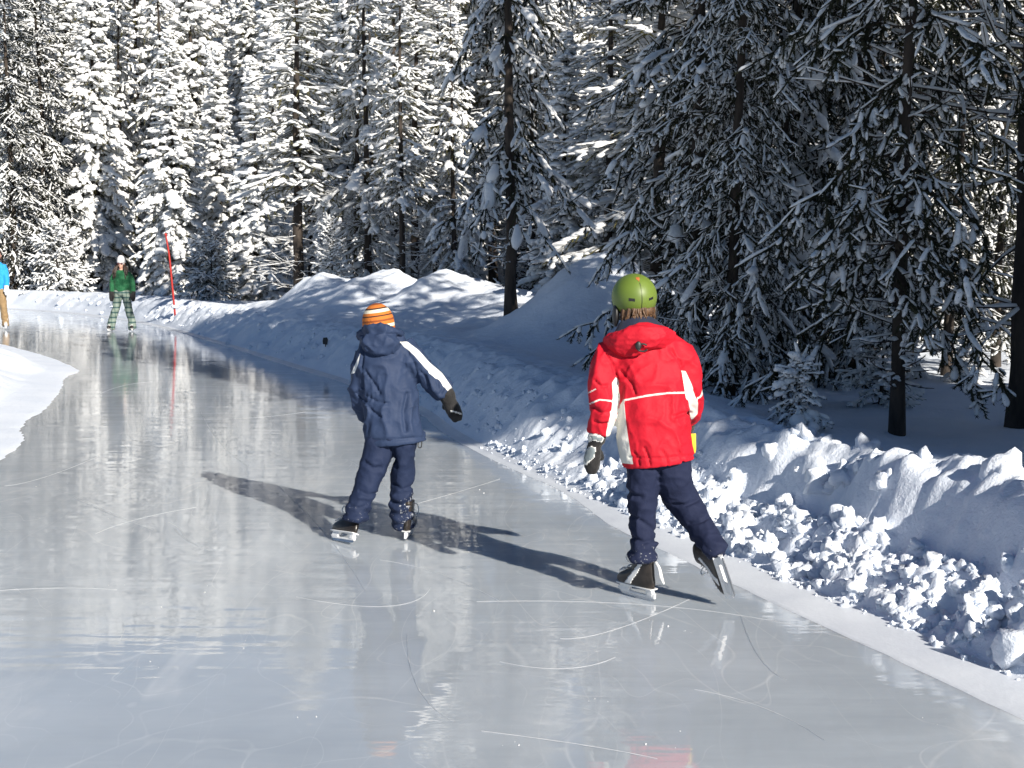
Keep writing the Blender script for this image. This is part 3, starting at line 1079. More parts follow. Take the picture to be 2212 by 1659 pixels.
# the middle tree and the near shaded ones: finer twigs
PR['middle'] = [set_m(gen_tree(51, 11, 2.3, 1.05, 0.088, 0.45, 0.40, 6, -18, 30, 0.8, 0.10, 0.32, 0.05, 22, 0.8, 0.04, 0.75, 0.8, wig=0.3, sub=2, dead=(0.5, 2.4, 26, 1.0), gaps=0.35, hang=0.7))]
PR['near'] = [set_m(gen_tree(61 + k, 12.5, 0.35, 1.1, 0.085, 0.45, 0.34, 6, -22, 35, 0.85, 0.085, 0.30, 0.040, 24, 0.8, 0.023, 0.75, 0.6, wig=0.35, sub=3,  dead=(0.2, 2.0, 30, 0.9), gaps=0.25, hang=0.95, dead_snow=0.4)) for k in range(2)]
PR['near_thin'] = [set_m(gen_tree(71 + k, 12, 1.45, 0.9, 0.043, 0.5, 0.30, 5, -25, 30, 0.75, 0.08, 0.28, 0.040, 22, 0.75, 0.019, 0.8, 0.12, wig=0.4, sub=3, dead=(0.3, 4.0, 50, 0.4), gaps=0.35, hang=1.2, dead_snow=0.5)) for k in range(2)]
PR['loaded'] = [set_m(gen_tree(66, 9, 0.35, 0.95, 0.06, 0.5, 0.27, 6, -22, 30, 0.85, 0.085, 0.30, 0.040, 24, 0.8, 0.023, 0.75, 0.6, wig=0.35, sub=3,  dead=(0.2, 2.0, 30, 0.9), gaps=0.2, hang=0.95, dead_snow=0.4, lean=0.5,
               humps=((0.12, -0.35, 1.45, 0.22, 0.26), (0.3, -0.4, 1.15, 0.16, 0.17), (-0.02, -0.3, 3.1, 0.14, 0.24), (0.08, -0.35, 2.92, 0.17, 0.14), (-0.5, -0.5, 2.2, 0.12, 0.14), (0.45, -0.3, 0.7, 0.15, 0.13))))]
PR['hoary'] = [set_m(gen_tree(81, 11, 4.5, 1.2, 0.10, 0.5, 0.4, 4, -10, 25, 0.4, 0.1, 0.3, 0.035, 14, 0.7, 0.02, 0.9, 0.3, dead=(0.8, 6.0, 60, 1.9), gaps=0.4, hang=0.9, dead_snow=0.9))]
PR['small'] = [set_m(gen_tree(91, 2.2, 0.12, 0.62, 0.03, 0.85, 0.13, 7, -5, 50, 0.25, 0.06, 0.17, 0.025, 10, 0.95, 0.026, 0.9, 0.4, hang=0.35))]
PR['bush'] = [set_m(gen_tree(93, 2.6, 0.1, 1.35, 0.04, 0.45, 0.2, 8, 0, 55, 0.35, 0.1, 0.3, 0.05, 13, 0.85, 0.045, 0.85, 0.4, hang=0.5))]
PR['sapling'] = [set_m(gen_tree(95, 0.75, 0.05, 0.26, 0.014, 0.8, 0.06, 6, -20, 45, 0.6, 0.045, 0.10, 0.02, 16, 0.85, 0.024, 0.85, 0.9, hang=0.8, sub=1))]

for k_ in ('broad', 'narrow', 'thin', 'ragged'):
    for tr_ in PR[k_]: set_m(tr_, 'bark', 'sunlit_needle')
HT = dict(broad=15, narrow=12, thin=17, ragged=14, middle=11, near=12.5, near_thin=12, loaded=9, hoary=11, small=2.2, bush=2.6, sapling=0.75)


def tree(kind, x, y, sc=1.0, rz=None, label='', group=None, name='spruce_tree', cat='spruce tree', tilt=0.0, var=None, dz=0.0, zs=None):
    var = var if var is not None else random.randrange(len(PR[kind]))
    w, c, s = PR[kind][var]
    z = ground_z(x, y) - 0.05 + dz
    q_, hh_ = x * 0.815 + y * 0.58, HT[kind] * (zs or sc)
    if y > 17 and kind not in ('small', 'bush', 'sapling') and y < 40 and q_ > 11:   # heights capped so sunlight reaches the stand on the left
        zs = (zs or sc) * min(1.0, ((2.6 + 0.2 * y if q_ < 19 else 3.6 + 0.225 * y) - z + random.uniform(0, 1.2)) / hh_)
    if x < -3 and y > 40:                                    # the tops of the left stand let the sky in above
        zs = min(zs or sc, (0.285 * y - z) / HT[kind])
    e = empty(name, (x, y, z))
    e.rotation_euler = (random.uniform(-0.015, 0.015), tilt + random.uniform(-0.012, 0.012), rz if rz is not None else random.uniform(0, 2 * PI))
    e.scale = (sc, sc, zs or sc)
    tag(e, label, cat, group)
    for nm, me, pa in (('trunk', w, e), ('crown', c, e)):
        o = bpy.data.objects.new(nm, me); COL.objects.link(o); o.parent = pa
        if nm == 'crown':
            q = bpy.data.objects.new('snow', s); COL.objects.link(q); q.parent = o
    return e


def at_px(xD, Y):
    return ((xD * 1024 / 2212 - 512) / FPX * (Y * CP + 1.0 * SP), Y)


taken = []


def named(kind, xD, Y, **kw):
    x, y = at_px(xD, Y)
    taken.append((x, y))
    return tree(kind, x, y, **kw)


# ---- the trees one can single out, from the left of the picture to the right
SP_G = 'trees of the snowy forest'
named('near', 30, 46, sc=1.55, zs=1.2, label='spruce with dark shade-toned needles and little snow at the left edge, standing behind the person in bright blue', group=SP_G, var=0)  # darker tree variant used in place of shade at this edge
named('near', 105, 48, sc=1.6, zs=1.1, label='spruce with dark shade-toned needles standing between the two distant skaters, left of the broad sunlit one', group=SP_G, var=1)  # same dark variant, its tone standing in for shade
named('broad', 215, 49, sc=0.85, zs=0.85, label='broad sunlit snowy spruce standing directly behind the skater in green', group=SP_G)
named('bush', 128, 44.6, sc=0.95, label='low rounded snow-covered young spruce left of the skater in green', group=SP_G, name='young_spruce')
named('broad', 385, 43, sc=0.72, zs=0.60, label='tall pointed sunlit spruce thick with snow, right behind the red marker pole', group=SP_G)
named('narrow', 480, 45, sc=0.85, zs=0.72, label='snowy spruce between the one behind the red pole and the slim white column spruce', group=SP_G)
named('narrow', 556, 39.5, sc=0.80, zs=0.62, label='slim column-shaped sunlit spruce almost fully white, left of the tall dark bare trunk', group=SP_G)
named('bush', 455, 38.5, sc=0.8, label='low bushy spruce half in shade on the bank right of the red pole', group=SP_G, name='young_spruce')
named('thin', 648, 30.5, sc=1.0, label='tall pine with a straight dark bare trunk rising left of the small white spruce', group=SP_G, name='pine_tree', cat='pine tree', var=0)
named('small', 716, 29.6, sc=1.05, label='small cone-shaped white spruce on the snow mound beside the tall dark trunk', group=SP_G, name='young_spruce')
named('ragged', 797, 30.5, sc=0.8, zs=0.9, label='ragged sunlit spruce with heavy white tufts above the skater in dark blue', group=SP_G, var=0)
named('thin', 893, 33, sc=0.95, label='pine with a dark slanting upper trunk between the white tufted spruce and the middle tree', group=SP_G, name='pine_tree', cat='pine tree', tilt=0.02, var=1)
named('thin', 868, 29, sc=0.6, label='thin pale stem with bare snowy twigs behind the round snow lump on the mound', group=SP_G, name='pine_tree', cat='pine tree', var=0)
named('ragged', 985, 29, sc=0.55, label='shaded snowy spruce on the left behind the middle tree on the bank', group=SP_G, var=1)
named('middle', 1103, 17.5, sc=0.93, rz=0.6, label='snow-laden spruce with a bare lower trunk standing on the bank between the two skaters', group=SP_G)
named('narrow', 1212, 24, sc=0.62, zs=0.45, label='shaded spruce behind the right side of the middle tree, over the snow mound', group=SP_G)
named('thin', 1312, 23, sc=0.7, label='dark bare trunk rising behind the peak of the right snow mound', group=SP_G, name='pine_tree', cat='pine tree', var=1)
named('thin', 1352, 27, sc=0.9, label='second dark trunk right of the mound peak, above the green helmet', group=SP_G, name='pine_tree', cat='pine tree', var=0)
named('near', 1508, 12.2, sc=1.0, zs=0.8, rz=0.4, label='big shaded spruce with drooping snowy sprays right of the green helmet', group=SP_G, var=0)
named('near', 1572, 10.6, sc=0.62, zs=0.55, rz=2.2, label='lower drooping spruce behind the bank just right of the red jacket', group=SP_G, var=1)
named('loaded', 1690, 12.4, sc=1.0, rz=0.0, label='shaded spruce carrying big rounded pillows of snow', group=SP_G)
named('near_thin', 1937, 8.9, sc=1.15, zs=0.85, rz=1.2, label='slender dark spruce trunk standing close behind the right snowbank', group=SP_G, var=0)
named('near', 1830, 12.8, sc=0.95, zs=0.85, rz=3.4, label='dark dense spruce left behind the slender trunk at the right snowbank', group=SP_G, var=1)
named('near_thin', 2045, 13, sc=1.25, zs=0.7, rz=4.0, label='dark thin-branched spruce right of the slender trunk, set further back', group=SP_G, var=1)
named('near_thin', 2150, 14.5, sc=1.3, zs=0.5, rz=0.3, label='bare-stemmed dark spruce near the right edge, deep in the shade', group=SP_G, var=0)
named('hoary', 2205, 9.6, sc=1.0, rz=0.9, label='tree at the right edge with long frosted limbs reaching left', group=SP_G, name='larch_tree', cat='larch tree')
named('sapling', 1738, 8.65, sc=0.8, label='knee-high sapling buried in lumps of snow on the bank right of the red jacket', group=SP_G, name='spruce_sapling', cat='sapling')
named('sapling', 2080, 12.0, sc=0.62, label='tiny snow-topped sapling on the dark forest floor near the right edge', group=SP_G, name='spruce_sapling', cat='sapling')
named('small', 1905, 10.5, sc=0.62, label='small snowy sapling just left of the slender trunk at the right snowbank', group=SP_G, name='spruce_sapling', cat='sapling')
named('near', 1440, 24.0, sc=1.2, zs=0.75, label='shaded spruce behind the green helmet, left of the big drooping one', group=SP_G, var=1)
named('near', 1630, 20.5, sc=1.2, label='dim spruce standing behind the one with snow pillows', group=SP_G, var=0)
named('near', 1760, 18, sc=1.15, label='dark spruce seen through the gap right of the snow pillows', group=SP_G, var=1)
named('near_thin', 1895, 17, sc=1.3, label='thin dark tree far behind the slender trunk', group=SP_G, var=1)
named('near', 2000, 19, sc=1.2, label='dark spruce deep in the right forest behind the thin-branched one', group=SP_G, var=0)

# ---- the stands behind: trees nothing in the photo tells apart share a label
rs_ = np.random.default_rng(12)


def fill(n, xr, yr, gap, kinds, lo, hi, dmin, label, group, name='spruce_tree', cat='spruce tree', ok=None):
    c = 0
    for _ in range(n * 30):
        if c >= n: break
        Y = rs_.uniform(*yr)
        x, y = at_px(rs_.uniform(*xr), Y)
        if ok and not ok(x, y): continue
        if any((x - a) ** 2 + (y - b) ** 2 < gap * gap for a, b in taken): continue
        s_, d_ = sd_of(x, y)
        if d_[0] < dmin: continue
        taken.append((x, y))
        k = kinds[rs_.integers(len(kinds))]
        sc = rs_.uniform(lo, hi)
        tree(k, x, y, sc, rs_.uniform(0, 6.28), label, group, name, cat, zs=sc * rs_.uniform(0.95, 1.15))
        c += 1


fill(16, (-60, 640), (47, 58), 2.2, ['broad', 'narrow', 'ragged', 'broad'], 0.8, 1.15, 3.5, 'tall snow-covered spruce in the sunlit stand behind the left snowbank', 'sunlit spruces of the left stand')
fill(50, (-100, 800), (58, 84), 2.2, ['broad', 'ragged', 'broad', 'narrow'], 1.05, 1.5, 3.5, 'far tall snowy spruce closing the left side of the forest', 'far spruces on the left')
fill(14, (760, 1330), (29, 40), 1.9, ['thin', 'ragged', 'narrow', 'thin'], 0.6, 0.95, 3.5, 'slim snowy tree among the crowded stems behind the snow mounds', 'slim trees behind the mounds', 'spruce_tree')
fill(40, (620, 1500), (40, 74), 2.3, ['broad', 'ragged', 'thin', 'narrow'], 0.85, 1.35, 3.5, 'far snowy tree in the bright wood behind the middle tree', 'far trees in the middle')
in_gap = lambda x, y: not (11.7 < x * 0.815 + y * 0.58 < 13.7 and -x * 0.58 + y * 0.815 < 18)
fill(26, (1380, 2300), (18.5, 31), 1.6, ['near', 'near', 'near', 'ragged'], 0.9, 1.25, 3.5, 'dark snowy tree inside the shaded wood on the right', 'dark trees on the right', ok=in_gap)
fill(46, (1450, 2360), (31, 70), 2.4, ['broad', 'ragged', 'thin', 'narrow'], 0.9, 1.3, 3.5, 'far tree at the back of the shaded right wood, bright snow showing between', 'far trees on the right')

fill(24, (60, 900), (84, 104), 2.6, ['broad', 'ragged', 'broad'], 1.5, 1.9, 3.5, 'far tall snowy spruce closing the left side of the forest', 'far spruces on the left')

# trees of the same wood standing beside and behind the camera: they throw the shade over the right bank
nvec = Vector((0.815, 0.58)); svec = Vector((-0.58, 0.815))
c = 0
for _ in range(3000):
    if c >= 70: break
    q, t = (rs_.uniform(7.15, 9.4), rs_.uniform(-6, 12)) if c < 26 else (rs_.uniform(8, 24), rs_.uniform(-8, 20))
    x, y = q * nvec.x - t * svec.x, q * nvec.y - t * svec.y
    if y > -2 and x - 0.42 * y < 2.6: continue
    if any((x - a) ** 2 + (y - b) ** 2 < 1.5 ** 2 for a, b in taken): continue
    taken.append((x, y)); c += 1
    hz_ = 0.75 if q < 11.5 else 0.6
    if 11.0 < q < 14.2: hz_ = min(hz_, max(0.25, (0.4 + (18 + t) * 0.5) / 15))
    tree('broad', x, y, rs_.uniform(0.8, 0.95), None, 'tall snowy spruce in the wood beside the track, right of the picture', 'trees beside the track', zs=hz_)


# ------------------------------------------------------------------ people
def row(x, y, Y, ra, rb):
    p = vp(x, y, Y)
    return (p.x, p.y, p.z, ra * Y / 2700.0, rb)


def rows(L):
    return [row(*q) for q in L]


def to_px(co):
    """where the points lie on the photograph's own pattern plane (used to cut cloth panels to measure)"""
    yc, zc = co[:, 1], co[:, 2] - CAMZ
    depth = yc * CP - zc * SP
    up = yc * SP + zc * CP
    return np.stack([(co[:, 0] / depth * FPX + 512) * 2212 / 1024, (384 - up / depth * FPX) * 1659 / 768], 1)


def poly_sd(P, poly, closed=True):
    poly = np.array(poly, float)
    D = np.full(len(P), 1e9)
    ins = np.zeros(len(P), bool)
    n = len(poly)
    for i in range(n if closed else n - 1):
        a, b_ = poly[i], poly[(i + 1) % n]
        ab = b_ - a
        t = np.clip(((P - a) @ ab) / (ab @ ab), 0, 1)
        D = np.minimum(D, np.linalg.norm(P - a - t[:, None] * ab, axis=1))
        if closed:
            c1 = (a[1] > P[:, 1]) != (b_[1] > P[:, 1])
            xx = a[0] + (P[:, 1] - a[1]) / (b_[1] - a[1] + 1e-12) * ab[0]
            ins ^= c1 & (P[:, 0] < xx)
    return np.where(ins, D, -D) if closed else D


def panel_attr(me, polys, lines, px_per_m):
    P = to_px(coords(me))
    v = np.full(len(P), -99.0)
    for q in polys: v = np.maximum(v, poly_sd(P, q))
    for q, w in lines: v = np.maximum(v, w - poly_sd(P, q, False))
    attr(me, 'panel', v / px_per_m)


def folds(amp, f, seed, st=(1, 1, 1), amp2=0.0, f2=30.0, hem=None, bunch=None):
    def h(co):
        q = co * np.array(st)
        wx = 0.04 * vnoise(co[:, 0] * 9, co[:, 1] * 9, co[:, 2] * 9, seed + 5)
        a = vnoise((q[:, 0] + wx) * f, q[:, 1] * f, (q[:, 2] + wx) * f, seed)
        ridge = (1 - np.abs(a)) ** 3 - 0.4
        b_ = vnoise(q[:, 0] * f2, q[:, 1] * f2, q[:, 2] * f2, seed + 1)
        a2 = vnoise((q[:, 0] - wx) * f * 2.3, q[:, 1] * f * 2.3, q[:, 2] * f * 2.0, seed + 2)
        h_ = amp * ridge + amp * 0.45 * ((1 - np.abs(a2)) ** 4 - 0.3) + amp2 * b_
        if hem is not None: h_ = h_ * (0.12 + 0.88 * sst(hem, hem + 0.12, co[:, 2]))
        if bunch is not None:                       # cloth bunched above the boots
            k = 1 - sst(bunch, bunch + 0.16, co[:, 2])
            h_ = h_ + 0.007 * k * np.sin(co[:, 2] * 95 + 3.5 * vnoise(co[:, 0] * 9, co[:, 1] * 9, co[:, 2] * 4, seed + 7))
        return h_
    return h


def groove(me, lines, depth, w, px_per_m):
    """press seams and hard creases into the cloth along measured lines; every line also raises a soft ridge beside it"""
    co = coords(me)
    no = np.empty(len(co) * 3, np.float32); me.vertices.foreach_get('normal', no); no = no.reshape(-1, 3)
    P = to_px(co)
    h = np.zeros(len(co))
    for q in lines:
        d = -poly_sd(P, q, False) / px_per_m
        h = np.minimum(h, -depth * np.exp(-(np.abs(d) / w) ** 2)) + 0.35 * depth * np.exp(-((np.abs(d) - 2.6 * w) / (1.3 * w)) ** 2)
    co = co + no * h[:, None]
    me.vertices.foreach_set('co', co.astype(np.float32).ravel())
    me.update()


def decal(me, mask, off, name):
    """a thin patch of the surface lifted by off: faces whose centre passes mask(centre, normal)"""
    n = len(me.polygons)
    c = np.empty(n * 3, np.float32); me.polygons.foreach_get('center', c); c = c.reshape(-1, 3).astype(float)
    no = np.empty(n * 3, np.float32); me.polygons.foreach_get('normal', no); no = no.reshape(-1, 3)
    keep = np.nonzero(mask(c, no))[0]
    vid, v, f = {}, [], []
    for i in keep:
        q = []
        for k in me.polygons[int(i)].vertices:
            if k not in vid:
                vid[k] = len(v)
                vv = me.vertices[k]
                v.append(vv.co + vv.normal * off)
            q.append(vid[k])
        f.append(q)
    edges = {}
    for q in f:
        for a, b_ in zip(q, q[1:] + q[:1]):
            edges[(a, b_)] = 1
    rim = [(a, b_) for (a, b_) in edges if (b_, a) not in edges]
    inv = {w: k for k, w in vid.items()}
    low = {}
    for a, b_ in rim:                  # a turned-in edge so that the patch has thickness
        for k in (a, b_):
            if k not in low:
                low[k] = len(v)
                vv = me.vertices[inv[k]]
                v.append(vv.co - vv.normal * 0.001)
        f.append([b_, a, low[a], low[b_]])
    mb = MB(); mb.v = [tuple(p) for p in v]; mb.f = [tuple(q) for q in f]
    return mb.mesh(name)


def px_mask(poly, front=-0.15):
    return lambda c, no: (poly_sd(to_px(c), poly) > 0) & (no[:, 1] < front)


def frame(anchor_l, anchor_w, X, Z):
    X = Vector(X).normalized(); Z = Vector(Z)
    Z = (Z - X * Z.dot(X)).normalized()
    Y = Z.cross(X)
    R3 = Matrix((X, Y, Z)).transposed()
    return Matrix.Translation(Vector(anchor_w) - R3 @ Vector(anchor_l)) @ R3.to_4x4()


def skate(parent, Mx, sc, boot_mat, panel_mat=None, laces=True, low=False):
    """toe along +X, blade edge at z = 0"""
    Mx = Mx @ Matrix.Scale(sc, 4)
    secs = [(.066, -.098, .148, .034), (.078, -.103, .155, .041), (.098, -.104, .155, .044), (.118, -.1, .135, .043), (.135, -.097, .10, .040),
            (.155, -.095, .06, .038), (.19, -.09, .032, .037), (.23, -.092, .026, .040), (.262, -.098, .028, .042), (.268, -.092, .022, .036)]
    mb = MB(); sg = 28
    for z, xb, xf, hw in secs:
        for j in range(sg):
            a = 2 * PI * j / sg
            ca, sa = math.cos(a), math.sin(a)
            x = (xb + xf) / 2 + (xf - xb) / 2 * math.copysign(abs(ca) ** 0.8, ca)
            w = hw * (0.86 + 0.14 * ca)
            mb.v.append((x, w * math.copysign(abs(sa) ** 0.75, sa), z))
    for i in range(len(secs) - 1):
        for j in range(sg):
            a, b_ = i * sg + j, i * sg + (j + 1) % sg
            mb.f.append((a, b_, b_ + sg, a + sg))
    mb.f.append(tuple(range(sg - 1, -1, -1)))
    mb.f.append(tuple(range((len(secs) - 1) * sg, len(secs) * sg)))
    raw = fuse([(mb.v, mb.f)], 'boot', 0.006, 2)
    fine = raw.copy()
    raw.transform(Mx)
    boot = put('boot', raw, boot_mat, parent)
    hd = MB()
    hd.add(*prism([(-.1, .060), (.145, .060), (.15, .068), (-.104, .068)], -.03, .03))
    hd.add(*prism([(-.092, .062), (-.045, .062), (-.062, .027), (-.09, .027), (-.098, .045)], -.012, .012))
    hd.add(*prism([(.055, .062), (.13, .062), (.14, .027), (.075, .027)], -.012, .012))
    hd.add(*prism([(-.108, .016), (.128, .016), (.155, .034), (.145, .042), (.05, .029), (-.05, .029), (-.108, .044)], -.008, .008))
    h = put('blade_holder', fuse([(hd.v, hd.f)], 'blade_holder', 0.004, 1), M['white_plastic'], boot)
    h.data.transform(Mx)
    bl = MB(); bl.add(*prism([(-.1, .003), (-.07, .0), (.1, .0), (.125, .006), (.145, .022), (.12, .024), (-.108, .024)], -.0018, .0018)).xf(Mx)
    put('blade', bl.mesh('blade', False), M['steel'], boot)
    if panel_mat is not None:
        pg = [(.035, .075), (.075, .075), (.0, .17), (-.03, .22), (-.045, .2), (-.01, .14)]
        me = decal(fine, lambda c, no: (poly_sd(c[:, [0, 2]], pg) > 0) & (np.abs(no[:, 1]) > .3), .0025, 'side_panel')
        me.transform(Mx)
        put('side_panel', me, panel_mat, boot)
    if laces:
        lb = MB()
        for k in range(5):
            t = k / 4
            p = (.125 - .1 * t, .128 + .10 * t * t + .012)
            for sgn in (-1, 1):
                lb.add(*tube([(p[0], -.028 * sgn, p[1] - .012, .0032, .0032), (p[0] - .006, 0, p[1] + .003, .0032, .0032), (p[0] - .018, .028 * sgn, p[1] - .004, .0032, .0032)], 6, 4))
        lb.add(*tube([(.03, .01, .225, .004, .004), (.055, .035, .235, .004, .004), (.06, .045, .21, .004, .004), (.045, .04, .19, .004, .004)], 6, 6))
        lb.add(*tube([(.03, -.01, .225, .004, .004), (.05, -.04, .23, .004, .004), (.045, -.055, .19, .004, .004), (.03, -.055, .15, .003, .003)], 6, 6))
        lb.xf(Mx)
        put('laces', lb.mesh('laces'), M['white_lace'], boot)
    bpy.data.meshes.remove(fine)
    return boot


def head_parts(c, s, yaw, tilt=0.0):
    """skull, jaw, nose, ears, brow and lips in world space; s = head height / 0.22; face looks along +Y turned by yaw"""
    R3 = Matrix.Rotation(yaw, 3, 'Z') @ Matrix.Rotation(tilt, 3, 'X')
    c = Vector(c)
    P = lambda x, y, z: c + R3 @ (Vector((x, y, z)) * s)
    q = lambda rx, ry, rz: (rx * s, ry * s, rz * s)
    out = [ball(P(0, -.012, .025), q(.074, .094, .085), M=R3), ball(P(0, .02, -.04), q(.056, .066, .068), M=R3), ball(P(0, .055, -.085), q(.026, .026, .022), M=R3),
           ball(P(0, .088, -.022), q(.012, .02, .016), M=R3), ball(P(0, .082, -.004), q(.008, .014, .022), M=R3), ball(P(0, .07, .022), q(.05, .016, .01), M=R3),
           ball(P(0, .077, -.053), q(.02, .01, .007), M=R3), ball(P(0, .075, -.064), q(.017, .01, .006), M=R3)]
    for sg in (-1, 1):
        out.append(ball(P(.076 * sg, -.006, -.012), q(.012, .022, .032), M=R3))
        out.append(ball(P(.034 * sg, .058, -.03), q(.02, .016, .018), M=R3))
    return out, P, R3


def eyes(P, R3, s, parent):
    mb = MB()
    for sg in (-1, 1):
        mb.add(*ball(P(.03 * sg, .066, .004), (.012 * s, .009 * s, .008 * s), 12, 8, M=R3))
    e = put('eyes', mb.mesh('eyes'), M['black'], parent)
    return e


def mitten(parent, L, thumb, mat, name='mitten'):
    me = fuse([tube(rows(L), 18, 6), tube(rows(thumb), 14, 6)], name, 0.0055, 3, folds(0.002, 26, 4, amp2=0.0015, f2=60))
    return put(name, me, mat, parent)


def person(name_loc, label, group='skaters on the ice track'):
    e = empty('person', name_loc)
    tag(e, label, 'person', group)
    return e


def hang(o, root):                   # keep world shapes: the root stands at the feet
    for ch in root.children:
        if ch.type == 'MESH':
            ch.data.transform(Matrix.Translation(-root.location))
            for g in ch.children:
                g.data.transform(Matrix.Translation(-root.location))


# ---------------- the skater in the red jacket
heel, toe = gp(1414, 1301), gp(1345, 1284)
R = person((heel.x, heel.y, 0), 'child in red jacket and green helmet skating away with right leg stretched back')
TOR = [(1383, 706, 6.14, 38, .08), (1386, 728, 6.12, 66, .10), (1391, 755, 6.1, 86, .115), (1398, 800, 6.08, 90, .125), (1407, 850, 6.05, 83, .13), (1411, 900, 6.02, 79, .13),
       (1414, 950, 6.0, 82, .13), (1421, 985, 6.0, 80, .135), (1423, 1000, 6.0, 79, .135)]
LA = [(1340, 752, 6.09, 36, .075), (1310, 785, 6.07, 35, .08), (1301, 838, 6.03, 29, .07), (1304, 885, 6.0, 28, .068), (1299, 922, 6.0, 26, .06), (1294, 938, 6.0, 24, .052)]
RA = [(1436, 748, 6.1, 40, .08), (1470, 782, 6.1, 37, .08), (1491, 838, 6.09, 29, .07), (1496, 872, 6.13, 26, .065), (1489, 904, 6.22, 24, .055)]
LL = [(1399, 975, 6.0, 40, .10), (1390, 1030, 6.0, 38, .095), (1387, 1080, 6.01, 33, .088), (1388, 1130, 6.02, 30, .08), (1390, 1170, 6.01, 29, .075), (1388, 1195, 6.0, 32, .08), (1389, 1211, 6.0, 30, .07)]
RL = [(1450, 975, 6.0, 42, .105), (1453, 1030, 6.02, 42, .10), (1472, 1078, 6.06, 37, .09), (1502, 1122, 6.0, 32, .08), (1530, 1162, 5.92, 29, .072), (1546, 1187, 5.86, 28, .066), (1555, 1200, 5.84, 24, .055)]


def shrink(L, k, ends=0):
    return [(x, y, Y, ra * k, rb * k) for x, y, Y, ra, rb in L]


hp, P, R3 = head_parts(vp(1371, 652, 6.17), 1.0, math.radians(10))
bp = hp + [tube(rows(shrink(L, .62)), 14, 5) for L in (TOR, LA, RA, LL[:-2], RL[:-2])]
bp.append(tube(rows([(1374, 670, 6.16, 24, .055), (1380, 715, 6.13, 26, .06)]), 14, 5))
bp.append(tube(rows([(1290, 940, 6.0, 15, .035), (1281, 985, 6.0, 14, .03), (1279, 1012, 6.0, 11, .026)]), 12, 4))
bp.append(tube(rows([(1490, 905, 6.22, 15, .035), (1478, 930, 6.28, 14, .03), (1470, 950, 6.3, 11, .026)]), 12, 4))
body = put('body', fuse(bp, 'body', 0.009, 2), M['skin'], R)
eyes(P, R3, 1.0, body)
jk = fuse([tube(rows(TOR), 40, 10, 0.03, 14), tube(rows(LA), 26, 10, 0.07, 26, seed=3), tube(rows(RA), 26, 10, 0.07, 26, seed=8)], 'jacket', 0.008, 5,
          folds(0.014, 8.5, 21, (1, 1, 0.62), 0.003, 24, hem=vp(1426, 999, 6).z))
panel_attr(jk, [[(1331, 813), (1322, 827), (1324, 856), (1321, 885), (1310, 931), (1309, 945), (1323, 940), (1328, 908), (1335, 885), (1338, 862), (1336.5, 836)],
                [(1341, 871), (1348, 865), (1352.5, 914), (1361, 972), (1368, 1003), (1338, 1000), (1326, 957.5), (1322, 928.6), (1332, 900)],
                [(1474.6, 800), (1481, 801.5), (1494, 830), (1508, 871), (1507, 894), (1494, 908), (1491, 900), (1488, 871), (1481, 845)]],
           [([(1346.6, 865), (1396, 855), (1442, 849), (1481, 848)], 2.0), ([(1270, 874), (1294.6, 863.6), (1320.6, 866)], 1.8), ([(1268, 850), (1287, 840.5)], 1.5),
            ([(1520, 838), (1515.6, 853.5), (1507, 864)], 1.8)], 445)
groove(jk, [[(1308, 764), (1324, 788), (1333, 815), (1336, 870)], [(1450, 756), (1469, 782), (1477, 803), (1486, 860)], [(1360, 988), (1420, 991), (1500, 984)], [(1340, 800), (1365, 830), (1372, 850)],
            [(1281, 880), (1300, 893), (1318, 890)], [(1283, 910), (1300, 917), (1312, 914)], [(1284, 822), (1297, 835), (1312, 833)], [(1404, 1004), (1400, 985), (1392, 968)], [(1442, 1004), (1438, 986), (1428, 972)], [(1476, 1000), (1474, 986), (1466, 975)], [(1380, 1004), (1378, 990), (1370, 978)],
            [(1500, 842), (1506, 856), (1512, 866)], [(1458, 900), (1476, 893), (1490, 892)]], 0.011, 0.007, 445)
jacket = put('jacket', jk, M['red_jacket'], R)
hood = fuse([tube(rows([(1318, 742, 6.14, 18, .03), (1328, 741, 6.03, 24, .04), (1352, 737, 5.985, 29, .045), (1388, 728, 5.97, 30, .05), (1424, 728, 5.995, 26, .045), (1446, 735, 6.07, 20, .035), (1448, 738, 6.16, 14, .03)]), 26, 10, 0.10, 30),
             tube(rows([(1330, 757, 6.04, 12, .02), (1360, 757, 5.985, 14, .022), (1390, 750, 5.97, 13, .022), (1415, 744, 5.985, 9, .02)]), 18, 8, 0.12, 30)], 'hood', 0.006, 4, folds(0.008, 13, 5, (0.6, 1, 1.5), 0.002, 40))
hood_o = put('hood', hood, M['red_cloth'], jacket)
lp = MB()
lp.add(*tube([tuple(vp(1385 + 13 * math.cos(a) * 0.9 + 3, 751 + 8 * math.sin(a), 5.915)) + (.0045, .0045) for a in np.linspace(0.5, 5.6, 9)], 8, 4))
lp.add(*ball(vp(1379, 747, 5.915), (.016, .008, .022), 10, 8))
put('hang_loop', lp.mesh('hang_loop'), M['black'], jacket)
put('fleece_collar', fuse([tube(rows([(1377, 701, 6.14, 40, .085), (1378, 708, 6.13, 50, .095), (1381, 724, 6.12, 66, .10)]), 24, 6, 0.04, 20)], 'fleece_collar', 0.007, 3), M['navy_fleece'], R)
tk = fuse([tube(rows(LL), 26, 10, 0.05, 18, seed=2), tube(rows(RL), 26, 10, 0.05, 18, seed=6), ball(vp(1424, 980, 6.0), (.145, .11, .09))], 'trousers', 0.008, 4, folds(0.009, 9, 31, (1, 1, 0.8), 0.003, 26, bunch=0.24))
